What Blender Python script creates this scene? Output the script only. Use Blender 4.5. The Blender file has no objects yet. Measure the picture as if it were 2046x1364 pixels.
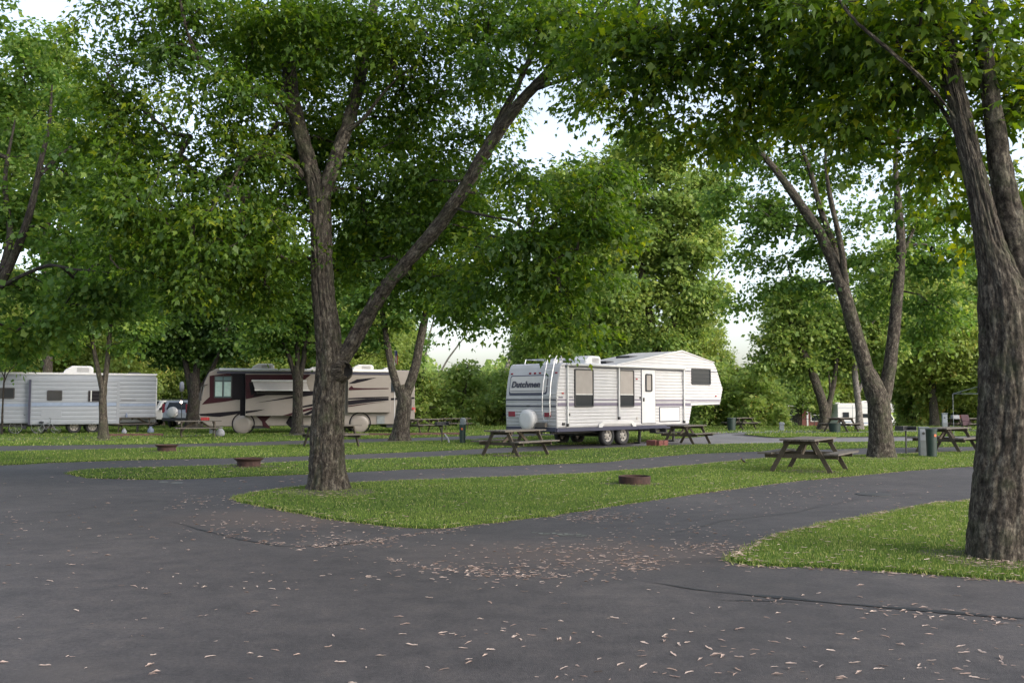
import bpy, bmesh, math, random
import numpy as np
from mathutils import Vector, Matrix

random.seed(7); RNG = np.random.default_rng(11)
SC = bpy.context.scene; COL = SC.collection
R = math.radians

# ------------------------------------------------------------------ camera
FPX, CX, CY, HZ, EYE = 1900.0, 1023.0, 682.0, 800.0, 1.65
PITCH = math.atan((HZ - CY) / FPX)
cd = bpy.data.cameras.new('camera'); cam = bpy.data.objects.new('camera', cd); COL.objects.link(cam)
cam.location = (0, 0, EYE); cam.rotation_euler = (math.pi / 2 + PITCH, 0, 0)
cd.sensor_width = 36; cd.lens = FPX / 2046 * 36; cd.clip_end = 2000; cd.clip_start = 0.1
SC.camera = cam

# ------------------------------------------------------------------ sky, sun, exposure
SUN_EL, SUN_AZ = 30.0, 125.0        # degrees; azimuth clockwise from +Y (to the right and behind the camera)
w = bpy.data.worlds.new('World'); SC.world = w; w.use_nodes = True
nt = w.node_tree; nt.nodes.clear()
sky = nt.nodes.new('ShaderNodeTexSky'); sky.sky_type = 'NISHITA'; sky.sun_disc = False
sky.sun_elevation = R(SUN_EL); sky.sun_rotation = R(SUN_AZ); sky.air_density = 1.0; sky.dust_density = 3.0; sky.ozone_density = 1.0
hs = nt.nodes.new('ShaderNodeHueSaturation'); hs.inputs['Saturation'].default_value = 0.6
bg = nt.nodes.new('ShaderNodeBackground'); bg.inputs['Strength'].default_value = 0.15
wo = nt.nodes.new('ShaderNodeOutputWorld')
nt.links.new(sky.outputs[0], hs.inputs['Color']); nt.links.new(hs.outputs[0], bg.inputs[0]); nt.links.new(bg.outputs[0], wo.inputs[0])
sd = bpy.data.lights.new('sun', 'SUN'); sun = bpy.data.objects.new('sun', sd); COL.objects.link(sun)
sd.energy = 0.5; sd.angle = R(30); sd.color = (1.0, 0.94, 0.90)
a, e = R(SUN_AZ), R(SUN_EL)
sun.rotation_euler = Vector((-math.sin(a) * math.cos(e), -math.cos(a) * math.cos(e), -math.sin(e))).to_track_quat('-Z', 'Y').to_euler()
VS = SC.view_settings
VS.view_transform = 'Standard'; VS.look = 'None'; VS.gamma = 1; VS.use_curve_mapping = False
VS.exposure = 1.4
SC.cycles.use_denoising = True
SC.cycles.max_bounces = 8; SC.cycles.diffuse_bounces = 5; SC.cycles.glossy_bounces = 2
SC.cycles.transmission_bounces = 4; SC.cycles.transparent_max_bounces = 4

# ------------------------------------------------------------------ measuring helpers
def ray(px, py):
    u, v = (px - CX) / FPX, -(py - CY) / FPX
    return Vector((u, math.cos(PITCH) - v * math.sin(PITCH), math.sin(PITCH) + v * math.cos(PITCH)))
def at(px, py, Y):
    d = ray(px, py); t = Y / d.y
    return Vector((d.x * t, Y, EYE + d.z * t))
def sstep(a, b, x):
    t = min(1, max(0, (x - a) / (b - a))); return t * t * (3 - 2 * t)
def gz(x, y): return -1.5 * sstep(60, 92, y)                       # the ground falls away beyond the sites
def G(px, py):
    d = ray(px, py); z = 0.0
    p = None
    for _ in range(30):
        t = (z - EYE) / min(d.z, -1e-4); p = Vector((d.x * t, d.y * t, z)); z = 0.6 * z + 0.4 * gz(p.x, p.y)
    return Vector((p.x, p.y, gz(p.x, p.y)))
def XY(px, Y): return Vector(((px - CX) / FPX * Y, Y, gz(0, Y)))

# ------------------------------------------------------------------ materials
def mat(name): 
    m = bpy.data.materials.new(name); m.use_nodes = True; n = m.node_tree; n.nodes.clear(); return m, n
def N(n, t, **k):
    x = n.nodes.new(t)
    for a, b in k.items():
        if a in x.inputs: x.inputs[a].default_value = b
        else: setattr(x, a, b)
    return x
def ramp(n, stops):
    r = n.nodes.new('ShaderNodeValToRGB'); e = r.color_ramp.elements
    while len(e) > 1: e.remove(e[-1])
    e[0].position = stops[0][0]; e[0].color = (*stops[0][1], 1)
    for p, c in stops[1:]:
        q = e.new(p); q.color = (*c, 1)
    return r
def plain(name, col, rough=0.5, metal=0.0, spec=0.5, var=0.12, scale=6.0, bump=0.0, dirt=None):
    m, n = mat(name); L = n.links.new
    p = N(n, 'ShaderNodeBsdfPrincipled', Roughness=rough, Metallic=metal); p.inputs['Specular IOR Level'].default_value = spec
    tc = N(n, 'ShaderNodeTexCoord'); nz = N(n, 'ShaderNodeTexNoise', Scale=scale, Detail=5.0, Roughness=0.6)
    L(tc.outputs['Object'], nz.inputs['Vector'])
    lo = tuple(c * (1 - var) for c in col); hi = tuple(min(1, c * (1 + var)) for c in col)
    st = [(0.3, lo), (0.7, hi)]
    if dirt: st = [(0.22, dirt), (0.36, lo), (0.7, hi)]
    r = ramp(n, st); L(nz.outputs['Fac'], r.inputs[0]); L(r.outputs[0], p.inputs['Base Color'])
    if bump:
        b = N(n, 'ShaderNodeBump', Strength=bump, Distance=0.02); L(nz.outputs['Fac'], b.inputs['Height']); L(b.outputs[0], p.inputs['Normal'])
    o = N(n, 'ShaderNodeOutputMaterial'); L(p.outputs[0], o.inputs[0]); return m
def leafmat(name, stops, trans=0.45):
    m, n = mat(name); L = n.links.new
    at_ = N(n, 'ShaderNodeAttribute', attribute_name='lc'); r = ramp(n, stops); L(at_.outputs['Fac'], r.inputs[0])
    df = N(n, 'ShaderNodeBsdfDiffuse'); tr = N(n, 'ShaderNodeBsdfTranslucent'); gl = N(n, 'ShaderNodeBsdfGlossy', Roughness=0.55)
    gl.inputs['Color'].default_value = (.6, .65, .6, 1)
    hd = N(n, 'ShaderNodeHueSaturation', Hue=0.492, Saturation=1.08, Value=2.0); L(r.outputs[0], hd.inputs['Color']); L(hd.outputs[0], df.inputs['Color'])   # half the light is reflected, half let through
    hv = N(n, 'ShaderNodeHueSaturation', Hue=0.486, Saturation=1.12, Value=3.9); L(r.outputs[0], hv.inputs['Color']); L(hv.outputs[0], tr.inputs['Color'])
    m1 = N(n, 'ShaderNodeMixShader', Fac=trans); L(df.outputs[0], m1.inputs[1]); L(tr.outputs[0], m1.inputs[2])
    m2 = N(n, 'ShaderNodeMixShader', Fac=0.04); L(m1.outputs[0], m2.inputs[1]); L(gl.outputs[0], m2.inputs[2])
    o = N(n, 'ShaderNodeOutputMaterial'); L(m2.outputs[0], o.inputs[0]); return m
def barkmat(name, dark, mid, light, moss=(0.05, 0.06, 0.03), scale=15.0):
    m, n = mat(name); L = n.links.new
    a = N(n, 'ShaderNodeAttribute', attribute_name='bk')
    mp = N(n, 'ShaderNodeMapping'); mp.inputs['Scale'].default_value = (1, 1, 0.42); L(a.outputs['Vector'], mp.inputs['Vector'])
    nz = N(n, 'ShaderNodeTexNoise', Scale=scale, Detail=9.0, Roughness=0.75); L(mp.outputs[0], nz.inputs['Vector'])
    n2 = N(n, 'ShaderNodeTexNoise', Scale=3.0, Detail=6.0, Roughness=0.6); L(a.outputs['Vector'], n2.inputs['Vector'])
    r = ramp(n, [(0.36, dark), (0.5, mid), (0.64, light)]); L(nz.outputs['Fac'], r.inputs[0])
    mr = ramp(n, [(0.5, (0, 0, 0)), (0.72, (.6, .6, .6))]); L(n2.outputs['Fac'], mr.inputs[0])
    n3 = N(n, 'ShaderNodeTexNoise', Scale=scale * 2.6, Detail=4.0, Roughness=0.8); L(mp.outputs[0], n3.inputs['Vector']); fl = ramp(n, [(0.36, (.35, .33, .31)), (0.5, (1, 1, 1)), (0.64, (1.9, 1.9, 1.75))]); L(n3.outputs['Fac'], fl.inputs[0])
    mf = N(n, 'ShaderNodeMixRGB', blend_type='MULTIPLY'); mf.inputs[0].default_value = 1.0; L(r.outputs[0], mf.inputs[1]); L(fl.outputs[0], mf.inputs[2]); r = mf
    mx = N(n, 'ShaderNodeMixRGB'); mx.inputs[2].default_value = (*moss, 1); L(mr.outputs[0], mx.inputs[0]); L(r.outputs[0], mx.inputs[1])
    p = N(n, 'ShaderNodeBsdfPrincipled', Roughness=0.9); p.inputs['Specular IOR Level'].default_value = 0.2
    b = N(n, 'ShaderNodeBump', Strength=0.9, Distance=0.03); L(nz.outputs['Fac'], b.inputs['Height'])
    L(mx.outputs[0], p.inputs['Base Color']); L(b.outputs[0], p.inputs['Normal'])
    o = N(n, 'ShaderNodeOutputMaterial'); L(p.outputs[0], o.inputs[0]); return m
def asphaltmat(name, c0, c1, c2, stain=None):
    m, n = mat(name); L = n.links.new
    tc = N(n, 'ShaderNodeTexCoord')
    big = N(n, 'ShaderNodeTexNoise', Scale=0.35, Detail=7.0, Roughness=0.62); L(tc.outputs['Object'], big.inputs['Vector'])
    fine = N(n, 'ShaderNodeTexNoise', Scale=30.0, Detail=6.0, Roughness=0.85); L(tc.outputs['Object'], fine.inputs['Vector'])
    vo = N(n, 'ShaderNodeTexVoronoi', Scale=110.0); L(tc.outputs['Object'], vo.inputs['Vector'])
    r = ramp(n, [(0.32, c0), (0.52, c1), (0.72, c2)]); L(big.outputs['Fac'], r.inputs[0])
    fr = ramp(n, [(0.3, (.42, .42, .43)), (0.48, (.9, .9, .9)), (0.62, (1.2, 1.19, 1.18)), (0.72, (2.5, 2.4, 2.25))]); L(fine.outputs['Fac'], fr.inputs[0])
    md = N(n, 'ShaderNodeTexNoise', Scale=3.2, Detail=8.0, Roughness=0.72); L(tc.outputs['Object'], md.inputs['Vector'])
    mdr = ramp(n, [(0.34, (.72, .72, .73)), (0.5, (1, 1, 1)), (0.66, (1.28, 1.24, 1.18))]); L(md.outputs['Fac'], mdr.inputs[0])
    m0 = N(n, 'ShaderNodeMixRGB', blend_type='MULTIPLY'); m0.inputs[0].default_value = 1.0; L(r.outputs[0], m0.inputs[1]); L(mdr.outputs[0], m0.inputs[2])
    mx = N(n, 'ShaderNodeMixRGB', blend_type='MULTIPLY'); mx.inputs[0].default_value = 0.95; L(m0.outputs[0], mx.inputs[1]); L(fr.outputs[0], mx.inputs[2])
    colr = mx.outputs[0]
    if stain:
        for (sx, sy, rx, ry, col, k) in stain:
            mp = N(n, 'ShaderNodeMapping'); mp.inputs['Location'].default_value = (-sx / rx, -sy / ry, 0); mp.inputs['Scale'].default_value = (1 / rx, 1 / ry, 0)
            L(tc.outputs['Object'], mp.inputs['Vector'])
            ln = N(n, 'ShaderNodeVectorMath', operation='LENGTH'); L(mp.outputs[0], ln.inputs[0])
            ad = N(n, 'ShaderNodeMath', operation='ADD'); L(ln.outputs['Value'], ad.inputs[0])
            sn = N(n, 'ShaderNodeTexNoise', Scale=1.3, Detail=6.0, Roughness=0.7); L(tc.outputs['Object'], sn.inputs['Vector']); L(sn.outputs['Fac'], ad.inputs[1])
            rr = ramp(n, [(0.55, (k, k, k)), (1.0, (0, 0, 0))])
            dv = N(n, 'ShaderNodeMath', operation='MULTIPLY'); dv.inputs[1].default_value = 0.7; L(ad.outputs[0], dv.inputs[0]); L(dv.outputs[0], rr.inputs[0])
            m2 = N(n, 'ShaderNodeMixRGB'); L(rr.outputs[0], m2.inputs[0]); L(colr, m2.inputs[1]); m2.inputs[2].default_value = (*col, 1); colr = m2.outputs[0]
    p = N(n, 'ShaderNodeBsdfPrincipled', Roughness=0.72); p.inputs['Specular IOR Level'].default_value = 0.4
    b = N(n, 'ShaderNodeBump', Strength=0.5, Distance=0.006); L(vo.outputs['Distance'], b.inputs['Height'])
    L(colr, p.inputs['Base Color']); L(b.outputs[0], p.inputs['Normal'])
    o = N(n, 'ShaderNodeOutputMaterial'); L(p.outputs[0], o.inputs[0]); return m
def lawnmat(name, stops):
    m, n = mat(name); L = n.links.new
    tc = N(n, 'ShaderNodeTexCoord')
    big = N(n, 'ShaderNodeTexNoise', Scale=0.5, Detail=6.0, Roughness=0.6); L(tc.outputs['Object'], big.inputs['Vector'])
    fine = N(n, 'ShaderNodeTexNoise', Scale=26.0, Detail=5.0, Roughness=0.75); L(tc.outputs['Object'], fine.inputs['Vector'])
    r = ramp(n, stops); L(big.outputs['Fac'], r.inputs[0])
    fr = ramp(n, [(0.3, (.45, .45, .45)), (0.6, (1.1, 1.1, 1.0)), (0.75, (1.5, 1.45, 1.2))]); L(fine.outputs['Fac'], fr.inputs[0])
    mx = N(n, 'ShaderNodeMixRGB', blend_type='MULTIPLY'); mx.inputs[0].default_value = 0.9; L(r.outputs[0], mx.inputs[1]); L(fr.outputs[0], mx.inputs[2])
    p = N(n, 'ShaderNodeBsdfPrincipled', Roughness=0.9); p.inputs['Specular IOR Level'].default_value = 0.1
    b = N(n, 'ShaderNodeBump', Strength=0.8, Distance=0.04); L(fine.outputs['Fac'], b.inputs['Height'])
    L(mx.outputs[0], p.inputs['Base Color']); L(b.outputs[0], p.inputs['Normal'])
    o = N(n, 'ShaderNodeOutputMaterial'); L(p.outputs[0], o.inputs[0]); return m
def glassmat(name, col=(0.02, 0.025, 0.03), rough=0.08):
    m, n = mat(name); p = N(n, 'ShaderNodeBsdfPrincipled', Roughness=rough); p.inputs['Base Color'].default_value = (*col, 1)
    p.inputs['Specular IOR Level'].default_value = 0.28
    o = N(n, 'ShaderNodeOutputMaterial'); n.links.new(p.outputs[0], o.inputs[0]); return m
def emitmat(name, col, s):
    m, n = mat(name); p = N(n, 'ShaderNodeEmission', Strength=s); p.inputs['Color'].default_value = (*col, 1)
    o = N(n, 'ShaderNodeOutputMaterial'); n.links.new(p.outputs[0], o.inputs[0]); return m
def woodmat(name, a, b):
    m, n = mat(name); L = n.links.new
    tc = N(n, 'ShaderNodeTexCoord'); mp = N(n, 'ShaderNodeMapping'); mp.inputs['Scale'].default_value = (2, 30, 30); L(tc.outputs['Object'], mp.inputs['Vector'])
    nz = N(n, 'ShaderNodeTexNoise', Scale=2.0, Detail=6.0, Roughness=0.7); L(mp.outputs[0], nz.inputs['Vector'])
    r = ramp(n, [(0.3, a), (0.72, b)]); L(nz.outputs['Fac'], r.inputs[0])
    p = N(n, 'ShaderNodeBsdfPrincipled', Roughness=0.8); p.inputs['Specular IOR Level'].default_value = 0.25
    bb = N(n, 'ShaderNodeBump', Strength=0.4, Distance=0.01); L(nz.outputs['Fac'], bb.inputs['Height']); L(bb.outputs[0], p.inputs['Normal'])
    L(r.outputs[0], p.inputs['Base Color']); o = N(n, 'ShaderNodeOutputMaterial'); L(p.outputs[0], o.inputs[0]); return m
MT = {}
MT['asphalt'] = asphaltmat('asphalt', (.041, .0375, .0385), (.055, .050, .0505), (.077, .069, .068),
    stain=[(-2.6, 13.6, 2.9, 1.5, (.095, .072, .062), .7), (1.2, 10.4, 3.0, 1.2, (.082, .062, .054), .55), (2.6, 9.9, 1.5, .3, (.016, .016, .017), .6), (-2.7, 5.9, .5, .5, (.075, .065, .06), .4)])
MT['pale_asphalt'] = asphaltmat('pale_asphalt', (.13, .13, .135), (.17, .165, .17), (.21, .205, .205))
MT['tar'] = plain('tar', (.012, .012, .014), 0.6)
MT['lawn'] = lawnmat('lawn', [(0.3, (.036, .066, .013)), (0.5, (.052, .092, .018)), (0.72, (.085, .105, .028))])
MT['white'] = plain('white_siding', (.43, .425, .425), 0.42, var=.05, dirt=(.35, .34, .33), scale=2.5)
MT['white2'] = plain('white_paint', (.54, .54, .53), 0.35, var=.04)
MT['greyw'] = plain('grey_white_siding', (.23, .25, .275), 0.45, var=.05, scale=2)
MT['roof'] = plain('roof_membrane', (.58, .57, .56), 0.6, var=.08)
MT['stripe'] = plain('mauve_stripe', (.13, .115, .155), 0.5)
MT['navy'] = plain('navy_trim', (.03, .032, .06), 0.5)
MT['bluestripe'] = plain('blue_grey_stripe', (.20, .25, .34), 0.5)
MT['black'] = plain('black_plastic', (.018, .018, .020), 0.5)
MT['tyre'] = plain('tyre_rubber', (.022, .022, .023), 0.8)
MT['chrome'] = plain('aluminium', (.62, .62, .62), 0.35, metal=.9)
MT['steel'] = plain('dark_steel', (.06, .06, .06), 0.6, metal=.5)
MT['glass'] = glassmat('window_glass')
MT['blind'] = plain('window_blind', (.27, .245, .22), 0.5, var=.08, scale=3)
MT['red'] = plain('red_lens', (.22, .01, .03), 0.25)
MT['brightred'] = plain('red_plastic', (.30, .025, .025), 0.4)
MT['beige'] = plain('beige_panel', (.33, .31, .28), 0.45, var=.05)
MT['panel'] = plain('name_panel_face', (.50, .48, .45), 0.45, var=.03)
MT['tan'] = plain('tan_paint', (.205, .185, .165), 0.3, var=.04, scale=2)
MT['maroon'] = plain('maroon_paint', (.030, .007, .011), 0.5, spec=.15)
MT['blackpaint'] = plain('black_paint', (.007, .006, .009), 0.5, spec=.12)
MT['curtain'] = plain('pale_curtain', (.33, .45, .42), 0.6)
MT['windshield'] = glassmat('windshield', (.10, .16, .17), 0.05)
MT['wood'] = woodmat('weathered_wood', (.042, .034, .026), (.105, .088, .066))
MT['wood2'] = woodmat('grey_weathered_wood', (.062, .055, .046), (.145, .13, .112))
MT['rust'] = plain('rusty_steel', (.038, .018, .014), 0.85, var=.5, scale=12, bump=.3)
MT['green'] = plain('green_plastic', (.011, .027, .021), 0.5)
MT['pedestal'] = plain('pedestal_grey', (.15, .17, .175), 0.6, var=.15)
MT['orange'] = plain('orange_sticker', (.5, .1, .03), 0.5)
MT['silver'] = plain('silver_paint', (.36, .38, .42), 0.3, metal=.3)
MT['brick'] = plain('brick_red', (.17, .06, .05), 0.85, var=.25, scale=3)
MT['timber'] = plain('timber_edging', (.10, .05, .04), 0.85, var=.3)
MT['canvas'] = plain('maroon_canvas', (.030, .008, .014), 0.8)
MT['bag'] = plain('white_bag', (.25, .26, .28), 0.6)
MT['bluebag'] = plain('blue_bag', (.15, .18, .25), 0.6)
MT['paint'] = plain('worn_road_paint', (.125, .135, .115), 0.8, var=.4, scale=9)
MT['lamp'] = emitmat('lamp_glow', (1, .75, .62), 9)
MT['bark'] = barkmat('bark', (.013, .011, .009), (.050, .042, .034), (.125, .112, .092))
MT['bark_dark'] = barkmat('bark_dark', (.010, .0085, .0075), (.032, .027, .023), (.075, .066, .056))
MT['bark_pale'] = barkmat('bark_pale', (.05, .045, .042), (.15, .135, .125), (.26, .24, .225), moss=(.10, .10, .08))
MT['twig'] = plain('twig_bark', (.035, .03, .026), 0.9)
MT['hollow'] = plain('hollow_wood', (.008, .007, .006), 0.95)
MT['cutwood'] = plain('cut_wood', (.12, .085, .06), 0.9, var=.3, scale=15)
g = lambda s: leafmat('leaf_%s' % s[0], s[1], s[2])
LEAF = {
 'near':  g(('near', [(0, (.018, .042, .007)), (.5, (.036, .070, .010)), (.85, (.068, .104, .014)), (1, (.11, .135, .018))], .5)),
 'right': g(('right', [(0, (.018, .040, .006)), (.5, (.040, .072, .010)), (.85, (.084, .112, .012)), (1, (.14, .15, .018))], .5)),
 'mid':   g(('mid', [(0, (.026, .056, .013)), (.5, (.046, .088, .018)), (1, (.092, .128, .024))], .45)),
 'light': g(('light', [(0, (.052, .088, .024)), (.5, (.088, .128, .034)), (1, (.14, .165, .045))], .45)),
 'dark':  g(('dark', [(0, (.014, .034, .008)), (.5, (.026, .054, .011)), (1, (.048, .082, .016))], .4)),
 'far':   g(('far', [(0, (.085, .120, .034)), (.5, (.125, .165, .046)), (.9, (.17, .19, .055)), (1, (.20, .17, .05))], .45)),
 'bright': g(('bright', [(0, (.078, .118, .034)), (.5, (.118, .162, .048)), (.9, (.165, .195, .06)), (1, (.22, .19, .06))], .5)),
 'grass': g(('grass', [(0, (.030, .054, .011)), (.5, (.052, .083, .017)), (.88, (.084, .115, .028)), (1, (.20, .19, .085))], .35)),
 'litter': g(('litter', [(0, (.09, .066, .05)), (.5, (.20, .155, .128)), (1, (.32, .27, .23))], .2)),
}

# ------------------------------------------------------------------ object helpers
def tag(o, label=None, cat=None, group=None, kind=None):
    if label: o['label'] = label
    if cat: o['category'] = cat
    if group: o['group'] = group
    if kind: o['kind'] = kind
    return o
def thing(name, loc, rz, label, cat, group=None):
    o = bpy.data.objects.new(name, None); COL.objects.link(o); o.empty_display_size = .2
    o.location = loc; o.rotation_euler = (0, 0, rz); return tag(o, label, cat, group)
def link(name, me, m=None, parent=None):
    o = bpy.data.objects.new(name, me); COL.objects.link(o)
    if m is not None and not me.materials: me.materials.append(m)
    if parent: o.parent = parent
    return o
def mesh_np(name, V, F, smooth=False, attrs=None):
    """V (n,3); F list of (m,k) int arrays"""
    me = bpy.data.meshes.new(name); V = np.asarray(V, np.float32)
    me.vertices.add(len(V)); me.vertices.foreach_set('co', V.ravel())
    tot = np.concatenate([np.full(len(f), f.shape[1], np.int32) for f in F]); lv = np.concatenate([f.ravel() for f in F]).astype(np.int32)
    st = np.concatenate([[0], np.cumsum(tot)[:-1]]).astype(np.int32)
    me.loops.add(len(lv)); me.loops.foreach_set('vertex_index', lv)
    me.polygons.add(len(tot)); me.polygons.foreach_set('loop_start', st)
    if smooth: me.polygons.foreach_set('use_smooth', np.ones(len(tot), bool))
    for k, (ty, arr) in (attrs or {}).items():
        at_ = me.attributes.new(k, ty, 'POINT'); at_.data.foreach_set('vector' if ty == 'FLOAT_VECTOR' else 'value', np.asarray(arr, np.float32).ravel())
    me.update(calc_edges=True); return me
class MB:
    def __init__(s): s.v = []; s.f = []
    def add(s, vs, fs):
        b = len(s.v); s.v += [tuple(v) for v in vs]; s.f += [tuple(i + b for i in f) for f in fs]; return s
    def box(s, c, d, rot=None):
        vs = [Vector((x * d[0] / 2, y * d[1] / 2, z * d[2] / 2)) for x in (-1, 1) for y in (-1, 1) for z in (-1, 1)]
        if rot is not None: vs = [rot @ v for v in vs]
        return s.add([v + Vector(c) for v in vs], [(0, 1, 3, 2), (4, 6, 7, 5), (0, 4, 5, 1), (2, 3, 7, 6), (0, 2, 6, 4), (1, 5, 7, 3)])
    def b2(s, x0, x1, y0, y1, z0, z1): return s.box(((x0 + x1) / 2, (y0 + y1) / 2, (z0 + z1) / 2), (abs(x1 - x0), abs(y1 - y0), abs(z1 - z0)))
    def bar(s, p, q, w, h):
        p, q = Vector(p), Vector(q); d = q - p
        return s.box((p + q) / 2, (d.length, w, h), d.to_track_quat('X', 'Z').to_matrix())
    def cyl(s, p, q, r0, r1=None, n=12, caps=True):
        p, q = Vector(p), Vector(q); r1 = r0 if r1 is None else r1; m = (q - p).to_track_quat('Z', 'Y').to_matrix()
        vs = []
        for c, r in ((p, r0), (q, r1)):
            for i in range(n):
                t = 2 * math.pi * i / n; vs.append(c + m @ Vector((r * math.cos(t), r * math.sin(t), 0)))
        fs = [(i, (i + 1) % n, n + (i + 1) % n, n + i) for i in range(n)]
        if caps: fs += [tuple(range(n - 1, -1, -1)), tuple(range(n, 2 * n))]
        return s.add(vs, fs)
    def tube(s, pts, r, n=8):
        for a, b in zip(pts[:-1], pts[1:]): s.cyl(a, b, r, r, n)
        return s
    def lathe(s, prof, n=24, c=(0, 0, 0), m=None):
        c = Vector(c); vs = []
        for (r, z) in prof:
            for i in range(n):
                t = 2 * math.pi * i / n; v = Vector((r * math.cos(t), r * math.sin(t), z)); vs.append(c + (m @ v if m is not None else v))
        fs = [(j * n + i, j * n + (i + 1) % n, (j + 1) * n + (i + 1) % n, (j + 1) * n + i) for j in range(len(prof) - 1) for i in range(n)]
        return s.add(vs, fs)
    def prism(s, poly, y0, y1):                                   # outline in x,z; depth along y
        n = len(poly); vs = [(x, y0, z) for x, z in poly] + [(x, y1, z) for x, z in poly]
        fs = [tuple(range(n)), tuple(range(2 * n - 1, n - 1, -1))] + [(i, n + i, n + (i + 1) % n, (i + 1) % n) for i in range(n)]
        return s.add(vs, fs)
    def prismx(s, poly, x0, x1):                                  # outline in y,z; depth along x
        n = len(poly); vs = [(x0, y, z) for y, z in poly] + [(x1, y, z) for y, z in poly]
        fs = [tuple(range(n - 1, -1, -1)), tuple(range(n, 2 * n))] + [(i, (i + 1) % n, n + (i + 1) % n, n + i) for i in range(n)]
        return s.add(vs, fs)
    def mesh(s, name, smooth=False):
        me = bpy.data.meshes.new(name); me.from_pydata(s.v, [], s.f); me.update()
        bm = bmesh.new(); bm.from_mesh(me); bmesh.ops.recalc_face_normals(bm, faces=bm.faces); bm.to_mesh(me); bm.free()
        if smooth: me.polygons.foreach_set('use_smooth', np.ones(len(me.polygons), bool))
        return me
    def build(s, name, m, parent=None, bevel=0, smooth=False, kind=None, seg=2):
        o = link(name, s.mesh(name, smooth), m, parent)
        if bevel:
            b = o.modifiers.new('bevel', 'BEVEL'); b.width = bevel; b.segments = seg; b.limit_method = 'ANGLE'; b.angle_limit = R(40)
        if kind: o['kind'] = kind
        return o
def copy_tree(o, parent=None, keep=('label',)):
    c = o.copy(); COL.objects.link(c); c.parent = parent
    for ch in list(o.children): copy_tree(ch, c)
    return c
def rrect(x0, x1, z0, z1, r, n=4):
    pts = []
    for cx, cz, a0 in ((x1 - r, z1 - r, 0), (x0 + r, z1 - r, 90), (x0 + r, z0 + r, 180), (x1 - r, z0 + r, 270)):
        for i in range(n + 1):
            t = R(a0 + 90 * i / n); pts.append((cx + r * math.cos(t), cz + r * math.sin(t)))
    return pts

# ------------------------------------------------------------------ noise
def _h(ix, iy, iz):
    n = (ix.astype(np.int64) * 374761393 + iy.astype(np.int64) * 668265263 + iz.astype(np.int64) * 2147483647) & 0xffffffff
    n = ((n ^ (n >> 13)) * 1274126177) & 0xffffffff
    return ((n ^ (n >> 16)) & 0xffff) / 65535.0
def vnoise(x, y, z):
    x, y, z = np.broadcast_arrays(np.asarray(x, float), np.asarray(y, float), np.asarray(z, float))
    ix, iy, iz = np.floor(x), np.floor(y), np.floor(z); fx, fy, fz = x - ix, y - iy, z - iz
    fx, fy, fz = (t * t * (3 - 2 * t) for t in (fx, fy, fz)); o = 0
    for dx in (0, 1):
        for dy in (0, 1):
            for dz in (0, 1):
                o = o + _h(ix + dx, iy + dy, iz + dz) * (fx if dx else 1 - fx) * (fy if dy else 1 - fy) * (fz if dz else 1 - fz)
    return o
# ================================================================== ground, roads, lawns
def gz_np(y):
    t = np.clip((y - 60) / 32, 0, 1); return -1.5 * t * t * (3 - 2 * t)
def make_ground():
    xs = np.concatenate([np.linspace(-700, -120, 8)[:-1], np.linspace(-120, 120, 49), np.linspace(120, 700, 8)[1:]])
    ys = np.concatenate([np.linspace(-300, 40, 10)[:-1], np.linspace(40, 110, 57), np.linspace(110, 900, 10)[1:]])
    X, Y = np.meshgrid(xs, ys); Z = gz_np(Y) + 0.0
    V = np.stack([X.ravel(), Y.ravel(), Z.ravel()], 1); nx, ny = len(xs), len(ys)
    i = (np.arange(ny - 1)[:, None] * nx + np.arange(nx - 1)[None]).ravel()
    return tag(link('ground', mesh_np('ground', V, [np.stack([i, i + 1, i + nx + 1, i + nx], 1)], True), MT['lawn']), kind='structure')
make_ground()
def pxpoly(pts): return [(p.x, p.y) for p in (G(x, y) for x, y in pts)]
def refine(poly, step=.3, jit=.05, seed=0):
    out = []; n = len(poly)
    for i in range(n):
        a, b = Vector(poly[i]), Vector(poly[(i + 1) % n]); k = max(1, int((b - a).length / step))
        for j in range(k): out.append(a.lerp(b, j / k))
    # soften the corners
    m = len(out)
    for _ in range(2): out = [(out[i - 1] + out[i] * 2 + out[(i + 1) % m]) / 4 for i in range(m)]
    A = np.array([(v.x, v.y) for v in out])
    A[:, 0] += jit * (vnoise(A[:, 0] * 2.3 + seed, A[:, 1] * 2.3, 5.5) * 2 - 1) + jit * .5 * (vnoise(A[:, 0] * 7, A[:, 1] * 7 + seed, 2.5) * 2 - 1)
    A[:, 1] += jit * (vnoise(A[:, 0] * 2.3 + seed, A[:, 1] * 2.3, 9.5) * 2 - 1) + jit * .5 * (vnoise(A[:, 0] * 7, A[:, 1] * 7 + seed, 7.5) * 2 - 1)
    return [tuple(a) for a in A]
def sheet(name, poly, z, m, skirt=0.0, kind='structure', parent=None):
    bm = bmesh.new(); vs = [bm.verts.new((x, y, z)) for x, y in poly]; f = bm.faces.new(vs)
    if skirt:
        lo = [bm.verts.new((x, y, z - skirt)) for x, y in poly]; n = len(vs)
        for i in range(n): bm.faces.new((vs[i], lo[i], lo[(i + 1) % n], vs[(i + 1) % n]))
    bm.normal_update()
    if f.normal.z < 0: bmesh.ops.reverse_faces(bm, faces=bm.faces[:])
    bmesh.ops.triangulate(bm, faces=[q for q in bm.faces if len(q.verts) > 4])
    me = bpy.data.meshes.new(name); bm.to_mesh(me); bm.free()
    o = link(name, me, m, parent)
    if kind: o['kind'] = kind
    return o

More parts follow.
